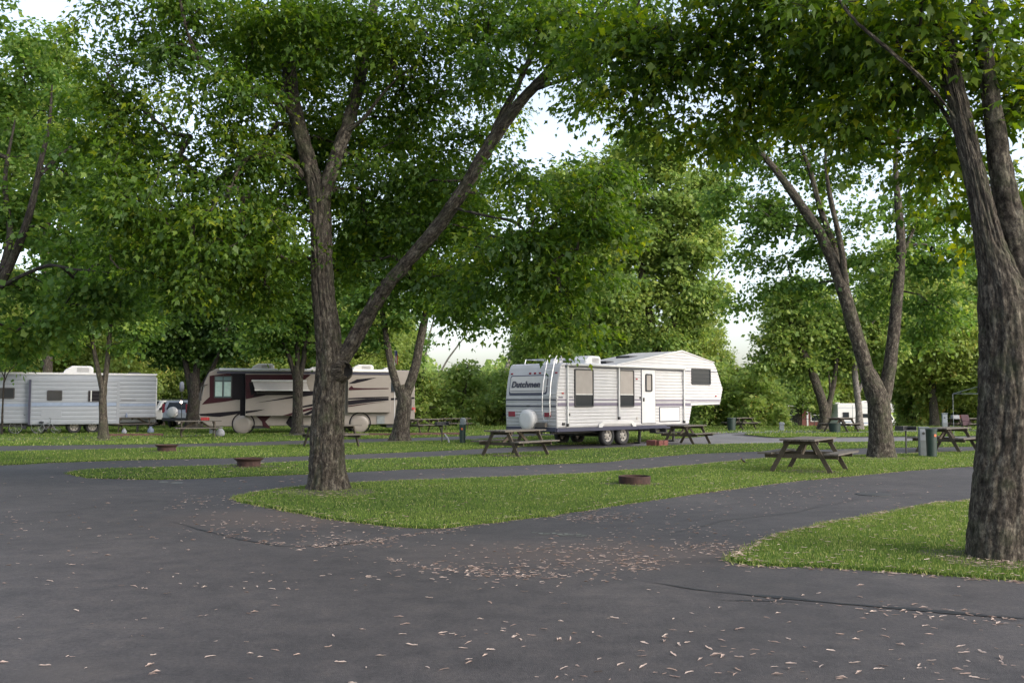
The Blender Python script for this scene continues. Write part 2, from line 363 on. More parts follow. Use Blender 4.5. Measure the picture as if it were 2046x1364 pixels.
FIELD_TOP = [(0, 891), (400, 886), (600, 880), (850, 874), (1060, 866), (1240, 868), (1400, 866.5), (1500, 864), (1700, 862), (2046, 858), (2500, 855)]
field = [(-45, -12)] + [(-45, 27)] + pxpoly(FIELD_TOP) + [(45, 20), (45, -12)]
sheet('asphalt_road', field, 0.004, MT['asphalt'])
ISL = {
 'A': [(455, 996), (520, 1011), (600, 1026), (700, 1043), (800, 1055), (880, 1058), (960, 1047), (1060, 1035), (1200, 1015), (1400, 985), (1600, 960), (1800, 942), (1960, 930), (2300, 905),
       (2300, 893), (1960, 902), (1800, 908), (1700, 911), (1600, 913), (1500, 919), (1400, 930), (1200, 946), (1000, 955), (750, 964), (620, 972), (530, 982)],
 'B': [(127, 945), (171, 955), (240, 957), (342, 958), (480, 952), (616, 948), (800, 938), (1000, 931), (1200, 924), (1300, 913), (1400, 906), (1600, 899), (1730, 895), (1960, 892), (2300, 882),
       (2300, 872), (1960, 880), (1730, 884), (1600, 885), (1400, 889), (1300, 892), (1120, 901), (1000, 907), (850, 915), (616, 922.5), (513, 928), (410, 933), (274, 936), (180, 939)],
 'C': [(-900, 968), (-300, 942), (0, 930), (137, 923), (342, 917), (513, 914), (616, 911), (850, 902), (950, 897), (1110, 889), (1250, 885), (1330, 878), (1400, 872), (1432, 866), (1400, 864), (1240, 866),
       (1060, 872.5), (950, 879), (850, 882), (599, 889), (513, 892), (342, 895), (205, 899), (0, 903), (-300, 910), (-900, 925)],
 'E': [(1425, 1124), (1560, 1133), (1700, 1139), (1850, 1146), (1946, 1155), (2046, 1161), (2400, 1180), (2400, 960), (2046, 990), (1950, 1001), (1850, 1012), (1750, 1030), (1640, 1050), (1560, 1071), (1500, 1095), (1460, 1110)],
 'L': [(1482, 868), (1540, 866.3), (1640, 866), (1760, 865), (1900, 863), (2300, 859), (2300, 865), (1900, 871.5), (1740, 872), (1640, 874), (1540, 874)],
}
ISP = {}
for k, (key, px) in enumerate(ISL.items()):
    poly = refine(pxpoly(px), .25, .085 if key in 'AE' else .09, k * 3.1); ISP[key] = poly
    sheet('lawn_island', poly, 0.030, MT['lawn'], .03)
# paler, worn surface of the far pull-through lanes
sheet('pale_road', refine(pxpoly([(1250, 890), (1420, 887.5), (1600, 884), (1735, 882.5), (1900, 879), (2300, 870), (2300, 866.5), (1900, 873), (1740, 874), (1640, 876), (1540, 876), (1470, 870), (1450, 868),
       (1500, 866.5), (1640, 864.5), (1900, 862), (2300, 858), (2300, 856), (1900, 859.5), (1700, 862.5), (1520, 864.5), (1436, 867), (1405, 873), (1335, 879.5)]), .5, .03), .008, MT['pale_asphalt'])
sheet('gravel_lane', refine(pxpoly([(-400, 884), (0, 879.5), (200, 876.5), (330, 873), (420, 870), (420, 867.5), (330, 869), (200, 871), (0, 874), (-400, 878)]), .5, .06), .006, MT['asphalt'])
sheet('gravel_lane', refine(pxpoly([(1250, 868), (1400, 864), (1450, 861), (1520, 859.5), (1620, 859), (1700, 861), (1560, 863), (1440, 865.5), (1400, 867.5)]), .5, .06), .007, MT['pale_asphalt'])

def ribbon(name, pxs, wid, z, m, seed=0, parent=None, kind='structure'):
    P = [G(*p) for p in pxs]; pts = []
    for a, b in zip(P[:-1], P[1:]):
        k = max(2, int((b - a).length / .12))
        pts += [a.lerp(b, i / k) for i in range(k)]
    pts.append(P[-1]); A = np.array([(p.x, p.y) for p in pts]); n = len(A); s = np.arange(n)
    T = np.gradient(A, axis=0); T /= np.linalg.norm(T, axis=1)[:, None] + 1e-9; Nn = np.stack([-T[:, 1], T[:, 0]], 1)
    off = .05 * (vnoise(s * .21, seed, 0) * 2 - 1) + .02 * (vnoise(s * .9, seed, 4) * 2 - 1)
    hw = wid * .5 * np.clip(.15 + 1.5 * vnoise(s * .33, seed + 7, 1), .15, 1.4); e = np.minimum(s, n - 1 - s) / 6.0; hw *= np.clip(e, .05, 1)
    a = A + Nn * (off + hw)[:, None]; b = A + Nn * (off - hw)[:, None]
    V = np.zeros((2 * n, 3)); V[:n, :2] = a; V[n:, :2] = b; V[:, 2] = z
    i = np.arange(n - 1); o = link(name, mesh_np(name, V, [np.stack([n + i, n + i + 1, i + 1, i], 1)]), m, parent)
    if kind: o['kind'] = kind
    return o
ribbon('tar_seam', [(1275, 1160), (1330, 1168), (1420, 1180), (1500, 1189), (1620, 1200), (1750, 1212), (1900, 1224), (2046, 1238), (2150, 1250)], .07, .0095, MT['tar'], 1)
ribbon('tar_seam', [(1400, 1195), (1460, 1200), (1540, 1204), (1640, 1209)], .04, .009, MT['tar'], 2)
ribbon('tar_seam', [(320, 1038), (400, 1058), (480, 1078), (560, 1091), (640, 1092), (720, 1084), (830, 1070)], .035, .009, MT['tar'], 3)
ribbon('tar_seam', [(690, 1110), (740, 1125), (790, 1135)], .03, .009, MT['tar'], 4)
for k_, (pts_, w_) in enumerate((([(1330, 1070), (1450, 1040), (1560, 1028), (1700, 1000), (1850, 985)], .014), ([(80, 1030), (200, 1012), (300, 1000), (420, 1005)], .014))):
    ribbon('asphalt_crack', pts_, w_, .0092, MT['tar'], 20 + k_)
# faded paint marks, too worn to read
def paint_mark(cx, cy, marks, label):
    o = None
    root = thing('road_marking', G(cx, cy), 0, label, 'road marking')
    for (dx, dy, w_, h_) in marks:
        q = []
        for i in range(14):
            t = 2 * math.pi * i / 14; rr = random.uniform(.6, 1.1); p = G(cx + dx + w_ * rr * math.cos(t), cy + dy + h_ * rr * math.sin(t)); q.append((p.x - root.location.x, p.y - root.location.y))
        sheet('paint_patch', q, .0095, MT['paint'], kind=None, parent=root)
paint_mark(1115, 1067, [(-48, -2, 7, .9), (-34, -1, 6, 1.3), (-22, 0, 8, .8), (-8, -1, 5, 1.6), (4, 1, 7, 1.2), (16, 0, 5, 1.7), (26, 2, 8, .8), (40, 2, 6, 1.3), (52, 4, 7, .9), (-30, 2, 9, .6), (10, 3.4, 12, .6), (44, 5, 9, .6)], 'worn pale green paint mark on the asphalt in front of the grass tip')
paint_mark(340, 963, [(-12, 0, 12, 1.6), (14, 1.5, 14, 1.6)], 'small worn pale paint mark on the lane beside the rim fire ring')
# iron cover in the road
o = MB().lathe([(0, .014), (.27, .014), (.30, .010), (.30, 0)], 28).build('manhole_cover', MT['steel']); o.location = G(1745, 988); o.location.z = .004
tag(o, 'round dark iron cover set flush in the asphalt lane near the big right trunk', 'manhole cover')

# bare soil worn round the trunks
MT['soil'] = plain('bare_soil', (.060, .045, .032), .95, var=.4, scale=5, bump=.6)
for cx_, cy_, rr in ((655, 985, .62), (2000, 1122, .55), (1762, 917, .5), (800, 883, .6), (206, 880, .4), (1617, 944, .5), (595, 870, .5), (1268, 969, .42), (497, 934, .5), (333, 903, .5), (1030, 912, .55)):
    c_ = G(cx_, cy_); q = []
    for i in range(40):
        t_ = 2 * math.pi * i / 40; r_ = rr * (.75 + .7 * float(vnoise(math.cos(t_) * 1.7 + cx_, math.sin(t_) * 1.7, 3.3))); q.append((c_.x + 1.25 * r_ * math.cos(t_), c_.y + r_ * math.sin(t_)))
    sheet('bare_soil', q, .0345, MT['soil'])

# ------------------------------------------------------------------ grass blades
def inside(poly, P):
    x, y = P[:, 0], P[:, 1]; A = np.asarray(poly); r = np.zeros(len(P), bool); n = len(A)
    for i in range(n):
        x1, y1 = A[i]; x2, y2 = A[i - 1]
        c = ((y1 > y) != (y2 > y)) & (x < (x2 - x1) * (y - y1) / (y2 - y1 + 1e-12) + x1); r ^= c
    return r
def blades(P, z, h, wd, dry=.1, lean=.35):
    n = len(P); ang = RNG.uniform(0, 6.283, n); h = h * RNG.uniform(.55, 1.25, n); wd = wd * RNG.uniform(.7, 1.3, n)
    la = RNG.uniform(0, 6.283, n); ll = lean * h * RNG.uniform(.2, 1.3, n)
    B = np.zeros((n, 3)); B[:, :2] = P; B[:, 2] = z
    S = np.stack([np.cos(ang), np.sin(ang), np.zeros(n)], 1) * wd[:, None] / 2
    T = B + np.stack([np.cos(la) * ll, np.sin(la) * ll, h], 1)
    V = np.stack([B - S, B + S, T], 1).reshape(-1, 3)
    big = vnoise(P[:, 0] * .6, P[:, 1] * .6, 3.3); sm = vnoise(P[:, 0] * 3, P[:, 1] * 3, 1.3)
    c = np.clip(.1 + .5 * big + .25 * sm + RNG.normal(0, .12, n), 0, .9); c = np.where(RNG.random(n) < dry * (.3 + 1.4 * sm), RNG.uniform(.9, 1, n), c)
    return V, np.repeat(c, 3)
def grass_for(poly, n0, near, h, wd, z=.028, dry=.08):
    A = np.asarray(poly); x0, y0 = A.min(0) - .05; x1, y1 = A.max(0) + .05; y1 = min(y1, 62)
    Vs, Cs = [], []
    P = RNG.random((n0 * 5, 2)) * (x1 - x0, y1 - y0) + (x0, y0)
    vis = (np.abs(P[:, 0]) < P[:, 1] * .545 + .3) & (P[:, 1] > 3); P = P[vis]
    d = P[:, 1]; P = P[RNG.random(len(P)) < np.clip((near / d) ** 1.5, 0, 1)]
    P = P[inside(poly, P)][:n0]
    k = np.clip(P[:, 1] / near, 1, 4)
    V, C = blades(P, z, h * k ** .25, wd * k ** .8, dry); return V, C
def grass_obj(name, sets):
    V = np.concatenate([s[0] for s in sets]); C = np.concatenate([s[1] for s in sets])
    F = np.arange(len(V)).reshape(-1, 3)
    return tag(link(name, mesh_np(name, V, [F], attrs={'lc': ('FLOAT', C)}), LEAF['grass']), kind='stuff')
grass_obj('grass', [grass_for(ISP['A'], 230000, 11, .028, .009), grass_for(ISP['E'], 110000, 9, .030, .0075, dry=.14)])
grass_obj('grass', [grass_for(ISP['B'], 70000, 18, .038, .015), grass_for(ISP['C'], 70000, 24, .045, .02), grass_for(ISP['L'], 8000, 40, .07, .05)])
back = [(-60, 26)] + pxpoly([(-900, 922), (-300, 908)] + FIELD_TOP) + [(60, 45), (60, 62), (-60, 62)]
grass_obj('grass', [grass_for(back, 70000, 38, .07, .045, z=.0)])
# tufts along the lawn rims
def rim(poly, n, h, wd):
    A = np.asarray(poly); s = RNG.integers(0, len(A), n); P = A[s] + (A[(s + 1) % len(A)] - A[s]) * RNG.random((n, 1)) + RNG.normal(0, .045, (n, 2))
    P = P[(np.abs(P[:, 0]) < P[:, 1] * .55 + .3) & (P[:, 1] > 3) & (P[:, 1] < 45)]
    return blades(P, .008, h * .72, wd, .28, .8)
grass_obj('grass', [rim(ISP['A'], 12000, .065, .012), rim(ISP['E'], 9000, .06, .010), rim(ISP['B'], 9000, .06, .018), rim(ISP['C'], 8000, .06, .02)])

# ------------------------------------------------------------------ fallen leaves
def dry_leaf(seed):
    r = np.random.default_rng(seed); L_, W_ = 1.0, r.uniform(.13, .32); curl = r.uniform(-.9, 1.4); roll = r.uniform(.2, 1.1); n = 6
    V = []; 
    for i in range(n):
        t = i / (n - 1); wv = W_ * (math.sin(math.pi * min(1, t * .92 + .04)) ** .7) * (1 + .35 * math.sin(t * 9 + seed)); zc = .10 * curl * (t - .5) ** 2 * 2
        bend = .12 * math.sin(t * 3 + seed)
        for s_ in (-1, 0, 1): V.append((t - .5, bend + s_ * wv * .5 * math.cos(roll * .6), zc + abs(s_) * wv * .5 * math.sin(roll) + .02))
    V = np.array(V); V[:, 2] -= V[:, 2].min()
    F = np.array([(i * 3 + j, i * 3 + 3 + j, i * 3 + 4 + j, i * 3 + 1 + j) for i in range(n - 1) for j in (0, 1)]); return V, F
LV = [dry_leaf(i) for i in range(8)]; LW = [np.random.default_rng(i).uniform(.13, .32) for i in range(8)]
spots = []                                                        # x, y, size
def scat(n, px0, px1, py0, py1, s0=.05, s1=.095):
    for _ in range(n):
        p = G(random.uniform(px0, px1), random.uniform(py0, py1)); spots.append((p.x, p.y, random.uniform(s0, s1)))
def clus(n, cx, cy, sx, sy, s0=.03, s1=.08):
    for _ in range(n):
        p = G(random.gauss(cx, sx), random.gauss(cy, sy)); spots.append((p.x, p.y, random.uniform(s0, s1)))
scat(120, 0, 2046, 1170, 1364, .025, .085); scat(70, 900, 2046, 1230, 1364, .03, .09); scat(200, 0, 1500, 1040, 1180, .03, .08); scat(120, 0, 700, 965, 1060, .035, .08)
clus(16, 1480, 1305, 90, 26, .035, .09); clus(13, 1760, 1320, 110, 20, .035, .09); clus(9, 750, 1300, 180, 35, .04, .09); clus(8, 1330, 1340, 70, 12, .035, .08)
clus(260, 1180, 1105, 115, 16); clus(110, 1270, 1125, 35, 8); clus(150, 1190, 1035, 45, 5); clus(110, 1430, 1095, 50, 7); clus(170, 960, 1140, 120, 12); clus(60, 1100, 1145, 100, 7)
clus(160, 560, 1055, 120, 14); clus(90, 700, 1085, 60, 8); clus(70, 420, 1000, 60, 8); clus(90, 1330, 1030, 110, 14); clus(220, 1600, 990, 150, 16); clus(60, 1380, 1060, 100, 12)
scat(160, 100, 1500, 925, 965, .07, .13); scat(110, 0, 900, 885, 930, .08, .14); scat(90, 1000, 1950, 885, 930, .08, .14)
def line(n, pts, sg=2.2):
    for _ in range(n):
        k = random.randrange(len(pts) - 1); t_ = random.random(); p = G(pts[k][0] + (pts[k + 1][0] - pts[k][0]) * t_ + random.gauss(0, 4), pts[k][1] + (pts[k + 1][1] - pts[k][1]) * t_ + random.gauss(0, sg)); spots.append((p.x, p.y, random.uniform(.03, .075)))
line(130, [(640, 1092), (720, 1084), (830, 1068), (930, 1056)]); line(90, [(770, 1118), (860, 1138), (970, 1148), (1090, 1154)]); line(60, [(420, 1058), (520, 1085), (640, 1092)]); line(70, [(1480, 1196), (1700, 1214), (1900, 1232), (2046, 1246)], 6)
def along(poly, n, off=.06, sg=.07):
    A = np.asarray(poly); c = 0
    while c < n:
        i = random.randrange(len(A)); p = A[i]
        if p[1] < 3 or p[1] > 30 or abs(p[0]) > p[1] * .56: continue
        spots.append((p[0] + random.gauss(0, sg), p[1] + random.gauss(-off, sg), random.uniform(.03, .085))); c += 1
along(ISP['A'], 1300); along(ISP['E'], 900, .06); along(ISP['B'], 260); along(ISP['C'], 160)
for key, n in (('A', 700), ('E', 700), ('B', 160)):
    A = np.asarray(ISP[key]); x0, y0 = A.min(0); x1, y1 = A.max(0); P = RNG.random((n * 6, 2)) * (x1 - x0, y1 - y0) + (x0, y0); P = P[inside(ISP[key], P)][:n]
    for p in P:
        if abs(p[0]) < p[1] * .56: spots.append((p[0], p[1], random.uniform(.045, .085)))
clus(120, 2000, 1130, 40, 8, .035, .08); clus(60, 655, 992, 45, 4, .035, .08)
BIG = sorted(range(len(spots)), key=lambda i: -spots[i][2] / max(3, spots[i][1]) if (abs(spots[i][0]) < spots[i][1] * .537 and spots[i][1] > 5.7) else 0)[:280]
BIG = set(BIG)
allisl = [ISP[k] for k in ISP]
XYs = np.array([(s[0], s[1]) for s in spots]); onl = np.zeros(len(spots), bool)
for pl in allisl: onl |= inside(pl, XYs)
LM = [mesh_np('fallen_leaf', v, [f], attrs={'lc': ('FLOAT', np.full(len(v), .25 + .1 * (i % 8)))}) for i, (v, f) in enumerate(LV)]
for m_ in LM: m_.materials.append(LEAF['litter'])
VV, FF, CC, nb = [], [], [], 0
for i, (x, y, s) in enumerate(spots):
    k = random.randrange(8); rz = random.gauss(0, .7) if random.random() < .7 else random.uniform(0, 6.28); z = .05 if onl[i] else .009
    if i in BIG:
        o = link('fallen_leaf', LM[k]); o.location = (x, y, z); o.rotation_euler = (random.gauss(0, .12), random.gauss(0, .1), rz); o.scale = (s * .92,) * 3
        fx = x / y; tone = ('dark tan', 'tan', 'pale tan')[min(2, k // 3)]; shape = 'broad' if LW[k] > .22 else 'narrow'
        if onl[i]: where = 'on grass beside the massive right trunk'
        elif y < 7.4: where = 'on the bottom asphalt ' + ('left of the middle' if fx < -.15 else 'near the middle' if fx < .15 else 'right of the middle' if fx < .32 else 'near the right corner')
        elif y < 9.2: where = 'on open asphalt at the left' if fx < -.2 else 'on asphalt below the curved line of leaves' if fx < .12 else 'on asphalt beside the long tar seam'
        else: where = 'on asphalt left of the lawn tip' if fx < -.15 else 'in the leaf drift at the road fork' if fx < .2 else 'on asphalt at the tip of the right lawn'
        tag(o, f'{tone} {shape} dry leaf lying {where}', 'leaf', 'dry leaves fallen ' + where)
    else:
        v, f = LV[k]; c, sn = math.cos(rz), math.sin(rz); v = v * s * .92
        VV.append(np.stack([x + v[:, 0] * c - v[:, 1] * sn, y + v[:, 0] * sn + v[:, 1] * c, z + v[:, 2]], 1)); FF.append(f + nb); nb += len(v); CC.append(np.full(len(v), random.random()))
tag(link('leaf_litter', mesh_np('leaf_litter', np.concatenate(VV), [np.concatenate(FF)], attrs={'lc': ('FLOAT', np.concatenate(CC))}), LEAF['litter']), kind='stuff')
# ================================================================== trees
def smooth_ctrl(P, Rr, step):
    P = np.asarray(P, float); Rr = np.asarray(Rr, float); n = len(P)
    E = np.concatenate([[2 * P[0] - P[1]], P, [2 * P[-1] - P[-2]]]); out, ro = [], []
    for i in range(n - 1):
        a, b, c, d = E[i], E[i + 1], E[i + 2], E[i + 3]; k = max(2, int(np.linalg.norm(c - b) / step))
        t = (np.arange(k) / k)[:, None]
        out.append(.5 * (2 * b + (c - a) * t + (2 * a - 5 * b + 4 * c - d) * t ** 2 + (3 * b - a - 3 * c + d) * t ** 3)); ro.append(Rr[i] + (Rr[i + 1] - Rr[i]) * t[:, 0])
    out.append(P[-1:]); ro.append(Rr[-1:]); return np.concatenate(out), np.concatenate(ro)
def frames(P):
    T = np.gradient(P, axis=0); T /= np.linalg.norm(T, axis=1)[:, None] + 1e-9
    U = np.zeros_like(P); u = np.cross(T[0], (0.3, 1, .1)); u /= np.linalg.norm(u); U[0] = u
    for i in range(1, len(P)):
        u = U[i - 1] - T[i] * (U[i - 1] @ T[i]); U[i] = u / (np.linalg.norm(u) + 1e-9)
    return T, U, np.cross(T, U)
def tube_np(P, Rr, sides, bark=0.0, flare=0.0, seed=0.0, freq=9.0, cap=True):
    T, U, W = frames(P); th = np.arange(sides) * 2 * math.pi / sides; n = len(P)
    s = np.concatenate([[0], np.cumsum(np.linalg.norm(np.diff(P, axis=0), axis=1))])
    RR = np.repeat(Rr[:, None], sides, 1); c, sn = np.cos(th)[None], np.sin(th)[None]; S = s[:, None] + 0 * th[None]
    if flare:
        lob = .5 + .5 * np.cos(th * 5 + seed) * .7 + .3 * np.cos(th * 3 + 1 + seed); RR = RR * (1 + flare * np.exp(-S / .28) * (.55 + .9 * lob[None]) + .12 * np.exp(-S / 1.0))
    r0 = float(Rr[0])
    BK = np.stack([r0 * c + 0 * S + seed, r0 * sn + 0 * S, S], -1)
    if bark:
        wob = (vnoise(BK[..., 0] * 3, BK[..., 1] * 3, S * 1.2) - .5) * .10
        q = vnoise(BK[..., 0] * freq + wob * freq * 2, BK[..., 1] * freq, S * freq * .14 + seed); rd = (1 - np.abs(2 * q - 1)) ** 5
        q2 = vnoise(BK[..., 0] * freq * 2.1, BK[..., 1] * freq * 2.1, S * freq * .5 + 3); rd2 = (1 - np.abs(2 * q2 - 1)) ** 2
        lump = vnoise(BK[..., 0] * 2.2, BK[..., 1] * 2.2, S * 1.1 + 9) - .5
        q3 = vnoise(BK[..., 0] * freq * .8 + 4, BK[..., 1] * freq * .8, S * freq * .75 + wob * 9); rd3 = (1 - np.abs(2 * q3 - 1)) ** 7
        RR = RR + bark * (-1.3 * rd - .5 * rd2 - .7 * rd3 + .4) + lump * .10 * RR
    V = P[:, None] + RR[..., None] * (U[:, None] * c[..., None] + W[:, None] * sn[..., None])
    V = V.reshape(-1, 3); i = np.arange(n - 1)[:, None] * sides; j = np.arange(sides)[None]; j2 = (j + 1) % sides
    F = np.stack([(i + j), (i + j2), (i + sides + j2), (i + sides + j)], -1).reshape(-1, 4)
    return V, F, BK.reshape(-1, 3)
def leaf_geo(P, A, Nn, S, C, hi):
    A = A / (np.linalg.norm(A, axis=1)[:, None] + 1e-9); B = np.cross(Nn, A); B /= np.linalg.norm(B, axis=1)[:, None] + 1e-9; Nn = np.cross(A, B)
    if hi: tpl = np.array([(0, 0, 0), (-.40, .44, -.10), (-.19, .50, 0), (0, 1.05, -.14), (.19, .50, 0), (.40, .44, -.10)]); tf = np.array([(0, 2, 1), (0, 3, 2), (0, 4, 3), (0, 5, 4)])
    else: tpl = np.array([(0, 0, 0), (-.40, .48, -.10), (0, 1, -.05), (.40, .48, -.10)]); tf = np.array([(0, 2, 1), (0, 3, 2)])
    n, k = len(P), len(tpl)
    V = P[:, None] + S[:, None, None] * (tpl[None, :, 0, None] * B[:, None] + tpl[None, :, 1, None] * A[:, None] + tpl[None, :, 2, None] * Nn[:, None])
    F = (np.arange(n)[:, None, None] * k + tf[None]).reshape(-1, 3)
    return V.reshape(-1, 3), F, np.repeat(C, k)
NLEAF = [0, 0]
class Tree:
    def __init__(s, seed): s.rng = np.random.default_rng(seed); s.seed = seed; s.nodes = []; s.par = []; s.cnt = []; s.limbs = []; s.paths = []; s.isl = []
    def limb(s, P, Rr, step=.25, name='limb', attach=True, first=0):
        Q, q = smooth_ctrl(P, Rr, step); s.limbs.append((Q, q, name))
        if attach:
            k = int(len(Q) * first); idx = list(range(k, len(Q), max(1, int(.5 / step))))
            for i in idx: s.nodes.append(Q[i]); s.par.append(-1); s.cnt.append(0); s.isl.append(True)
        return Q
    def grow(s, targets):
        tg = np.asarray(targets, float); base = np.array(s.nodes)
        d = np.array([np.min(np.linalg.norm(base - t, axis=1)) for t in tg]); tg = tg[np.argsort(d)]
        cap = len(s.nodes) + len(tg) * 14; NP = np.zeros((cap, 3)); n = len(s.nodes); NP[:n] = base
        for t in tg:
            df = NP[:n] - t; dist = np.linalg.norm(df, axis=1); cost = dist + .55 * np.maximum(0, df[:, 2]); cost = cost * np.where(np.array(s.isl[:n]), 1.0, 1.12)
            i = int(np.argmin(cost)); p = NP[i]; l = dist[i]
            if l < .12: continue
            k = max(2, int(l / .42)); k = min(k, 12)
            hd = (t - p) / l; ctl = p + (hd * .5 + np.array((0, 0, .22)) + s.rng.normal(0, .12, 3)) * l
            tt = np.linspace(0, 1, k + 1)[1:, None]; path = (1 - tt) ** 2 * p + 2 * tt * (1 - tt) * ctl + tt ** 2 * t
            path[:-1] += s.rng.normal(0, .035, (k, 3))[:-1]; ids = [i]
            for q in path:
                if n >= cap: break
                NP[n] = q; s.nodes.append(q); s.par.append(ids[-1]); s.cnt.append(0); s.isl.append(False); ids.append(n); n += 1
            s.paths.append(ids); j = ids[-1]
            while j >= 0: s.cnt[j] += 1; j = s.par[j]
        s.NP = NP[:n]
    def sprays(s, per, size, rad, hi, droop=.5, thick=.30, reach=.9):
        P, A, Nn, S, C = [], [], [], [], []
        for ids in s.paths:
            term = ids[-1]; pts = s.NP[ids]; L = np.concatenate([[0], np.cumsum(np.linalg.norm(np.diff(pts, axis=0), axis=1))]); tot = L[-1]
            n = max(4, int(per * s.rng.uniform(.6, 1.35))); u = tot - np.minimum(tot, s.rng.random(n) ** 1.3 * reach)
            base = np.stack([np.interp(u, L, pts[:, k]) for k in range(3)], 1); d = pts[-1] - pts[-2]; d = d / (np.linalg.norm(d) + 1e-9)
            out = s.rng.normal(0, 1, (n, 3)); out[:, 2] *= thick; out += d * .55; ol = np.linalg.norm(out, axis=1)[:, None] + 1e-9
            r = rad * s.rng.random(n) ** .6; off = out / ol * r[:, None]; off[:, 2] -= droop * r * r / max(rad, .01) * .6
            P.append(base + off); ax = off / (np.linalg.norm(off, axis=1)[:, None] + 1e-9) * .8 + s.rng.normal(0, .45, (n, 3)); ax[:, 2] -= droop * .8; A.append(ax)
            nn = s.rng.normal(0, .38, (n, 3)) + s.rng.normal(0, .38, 3); nn[:, 2] += 1; Nn.append(nn); S.append(size * np.clip(s.rng.lognormal(-.12, .34, n), .35, 1.7))
            tone = s.rng.normal(0, .19); C.append(np.clip(.42 + tone + s.rng.normal(0, .2, n), 0, 1))
        P, A, Nn, S, C = (np.concatenate(x) for x in (P, A, Nn, S, C)); NLEAF[0] += len(P); NLEAF[1] += len(P) * (4 if hi else 2)
        return leaf_geo(P, A, Nn, S, C, hi)
    def twigs(s, maxr=.07, minr=.006):
        VV, FF, BB, nb = [], [], [], 0
        for ids in s.paths:
            pts = s.NP[ids]; r = np.array([min(maxr, minr * max(1, s.cnt[j]) ** .5) for j in ids]); r[0] = r[1]; r[-1] *= .5
            v, f, b = tube_np(pts, r, 6 if r[0] > .03 else 4 if r[0] > .012 else 3); VV.append(v); FF.append(f + nb); BB.append(b); nb += len(v)
        return np.concatenate(VV), np.concatenate(FF), np.concatenate(BB)
def lobe_pts(rng, c, r, n, flat=.72):
    v = rng.normal(0, 1, (n, 3)); v /= np.linalg.norm(v, axis=1)[:, None]; v *= (rng.random(n) ** .45)[:, None]; v[:, 2] *= flat; return np.asarray(c) + v * np.asarray(r)
def plant(name, base, label, cat, group, tr, lobes, leafm, barkm, per=60, size=.125, rad=.5, hi=True, dens=1.0, sides=(40, 20), bark=.012, flare=.45, steps=None, cats=None, droop=.5, freq=9.0, reach=.9, minr=.006):
    base = Vector(base); root = thing(name, base, 0, label, cat, group)
    T = []
    for (c, r, k) in lobes: T.append(lobe_pts(tr.rng, c, r, max(3, int(21 * r * r * dens * k))))
    off = np.array(base)
    if T:
        tr.grow(np.concatenate(T)); V, F, B = tr.twigs(minr=minr)
        o = link('branchwork', mesh_np('branchwork', V - off, [F], True, {'bk': ('FLOAT_VECTOR', B)}), barkm, root); o['kind'] = 'stuff'
        V, F, C = tr.sprays(per, size, rad, hi, droop, reach=reach)
        o = link('crown', mesh_np('crown', V - off, [F], False, {'lc': ('FLOAT', C)}), leafm, root); o['kind'] = 'stuff'
    for i, (Q, q, nm) in enumerate(tr.limbs):
        sd = sides[0] if i == 0 else sides[1]
        V, F, B = tube_np(Q, q, sd, bark * (1 if i == 0 else .7), flare if i == 0 else 0, tr.seed * 1.7 + i * 3.3, freq)
        link(nm, mesh_np(nm, V - off, [F], True, {'bk': ('FLOAT_VECTOR', B)}), barkm, root)
    return root
def pl(pts): return [np.array(at(*p)) for p in pts]                # measured points: pixel and distance
def lb(rows, rs=1.0):
    return [(np.array(at(r[0], r[1], r[2])), r[3] * rs, r[4] if len(r) > 4 else 1.0) for r in rows]

# ---- the big forked maple on the near grass
Y0 = G(655, 980).y
t = Tree(3); b = G(655, 980)
t.limb([np.array(b) - (0, 0, .12)] + pl([(654, 900, Y0), (657, 800, Y0), (661, 720, Y0), (652, 640, Y0), (643, 540, Y0 + .05), (640, 450, Y0 + .1), (636, 385, Y0 + .15), (622, 335, Y0 + .2)]),
       [.32, .305, .29, .275, .225, .205, .198, .20, .12], .03, 'trunk', True, .7)
t.limb(pl([(657, 790, Y0), (672, 735, Y0), (702, 690, Y0 - .05), (760, 590, Y0 - .2), (812, 525, Y0 - .35), (868, 462, Y0 - .5), (930, 372, Y0 - .7), (985, 280, Y0 - .9), (1040, 205, Y0 - 1.1), (1110, 130, Y0 - 1.3), (1200, 20, Y0 - 1.5), (1290, -120, Y0 - 1.6)]),
       [.10, .155, .15, .14, .135, .13, .122, .112, .10, .085, .062, .04], .03, 'limb', True, .14)
t.limb(pl([(638, 450, Y0 + .12), (634, 400, Y0 + .15), (618, 330, Y0 + .25), (598, 255, Y0 + .4), (583, 185, Y0 + .5), (575, 100, Y0 + .6), (572, 0, Y0 + .8), (560, -150, Y0 + 1), (540, -320, Y0 + 1.2)]), [.10, .15, .15, .148, .142, .13, .11, .08, .04], .04)
t.limb(pl([(640, 450, Y0 + .1), (645, 405, Y0 + .1), (660, 350, Y0 + .1), (684, 280, Y0 + .2), (708, 205, Y0 + .4), (725, 130, Y0 + .6), (750, 0, Y0 + .9), (790, -150, Y0 + 1.2), (830, -300, Y0 + 1.5)]), [.09, .13, .135, .13, .125, .115, .10, .07, .03], .04)
t.limb(pl([(590, 232, Y0 + .4), (560, 208, Y0 + .2), (500, 178, Y0 - .2), (440, 146, Y0 - .6), (395, 112, Y0 - .8), (368, 40, Y0 - 1), (352, -60, Y0 - 1.1)]), [.07, .07, .062, .052, .044, .034, .015], .08)
t.limb(pl([(606, 352, Y0 + .2), (575, 318, Y0), (535, 310, Y0 - .3), (495, 318, Y0 - .6), (470, 350, Y0 - .9), (455, 410, Y0 - 1.1)]), [.07, .068, .06, .05, .03, .012], .08)
t.limb(pl([(985, 283, Y0 - .9), (1000, 235, Y0 - .8), (1040, 160, Y0 - .6), (1070, 90, Y0 - .5), (1100, 0, Y0 - .4)]), [.08, .075, .06, .05, .03], .08)
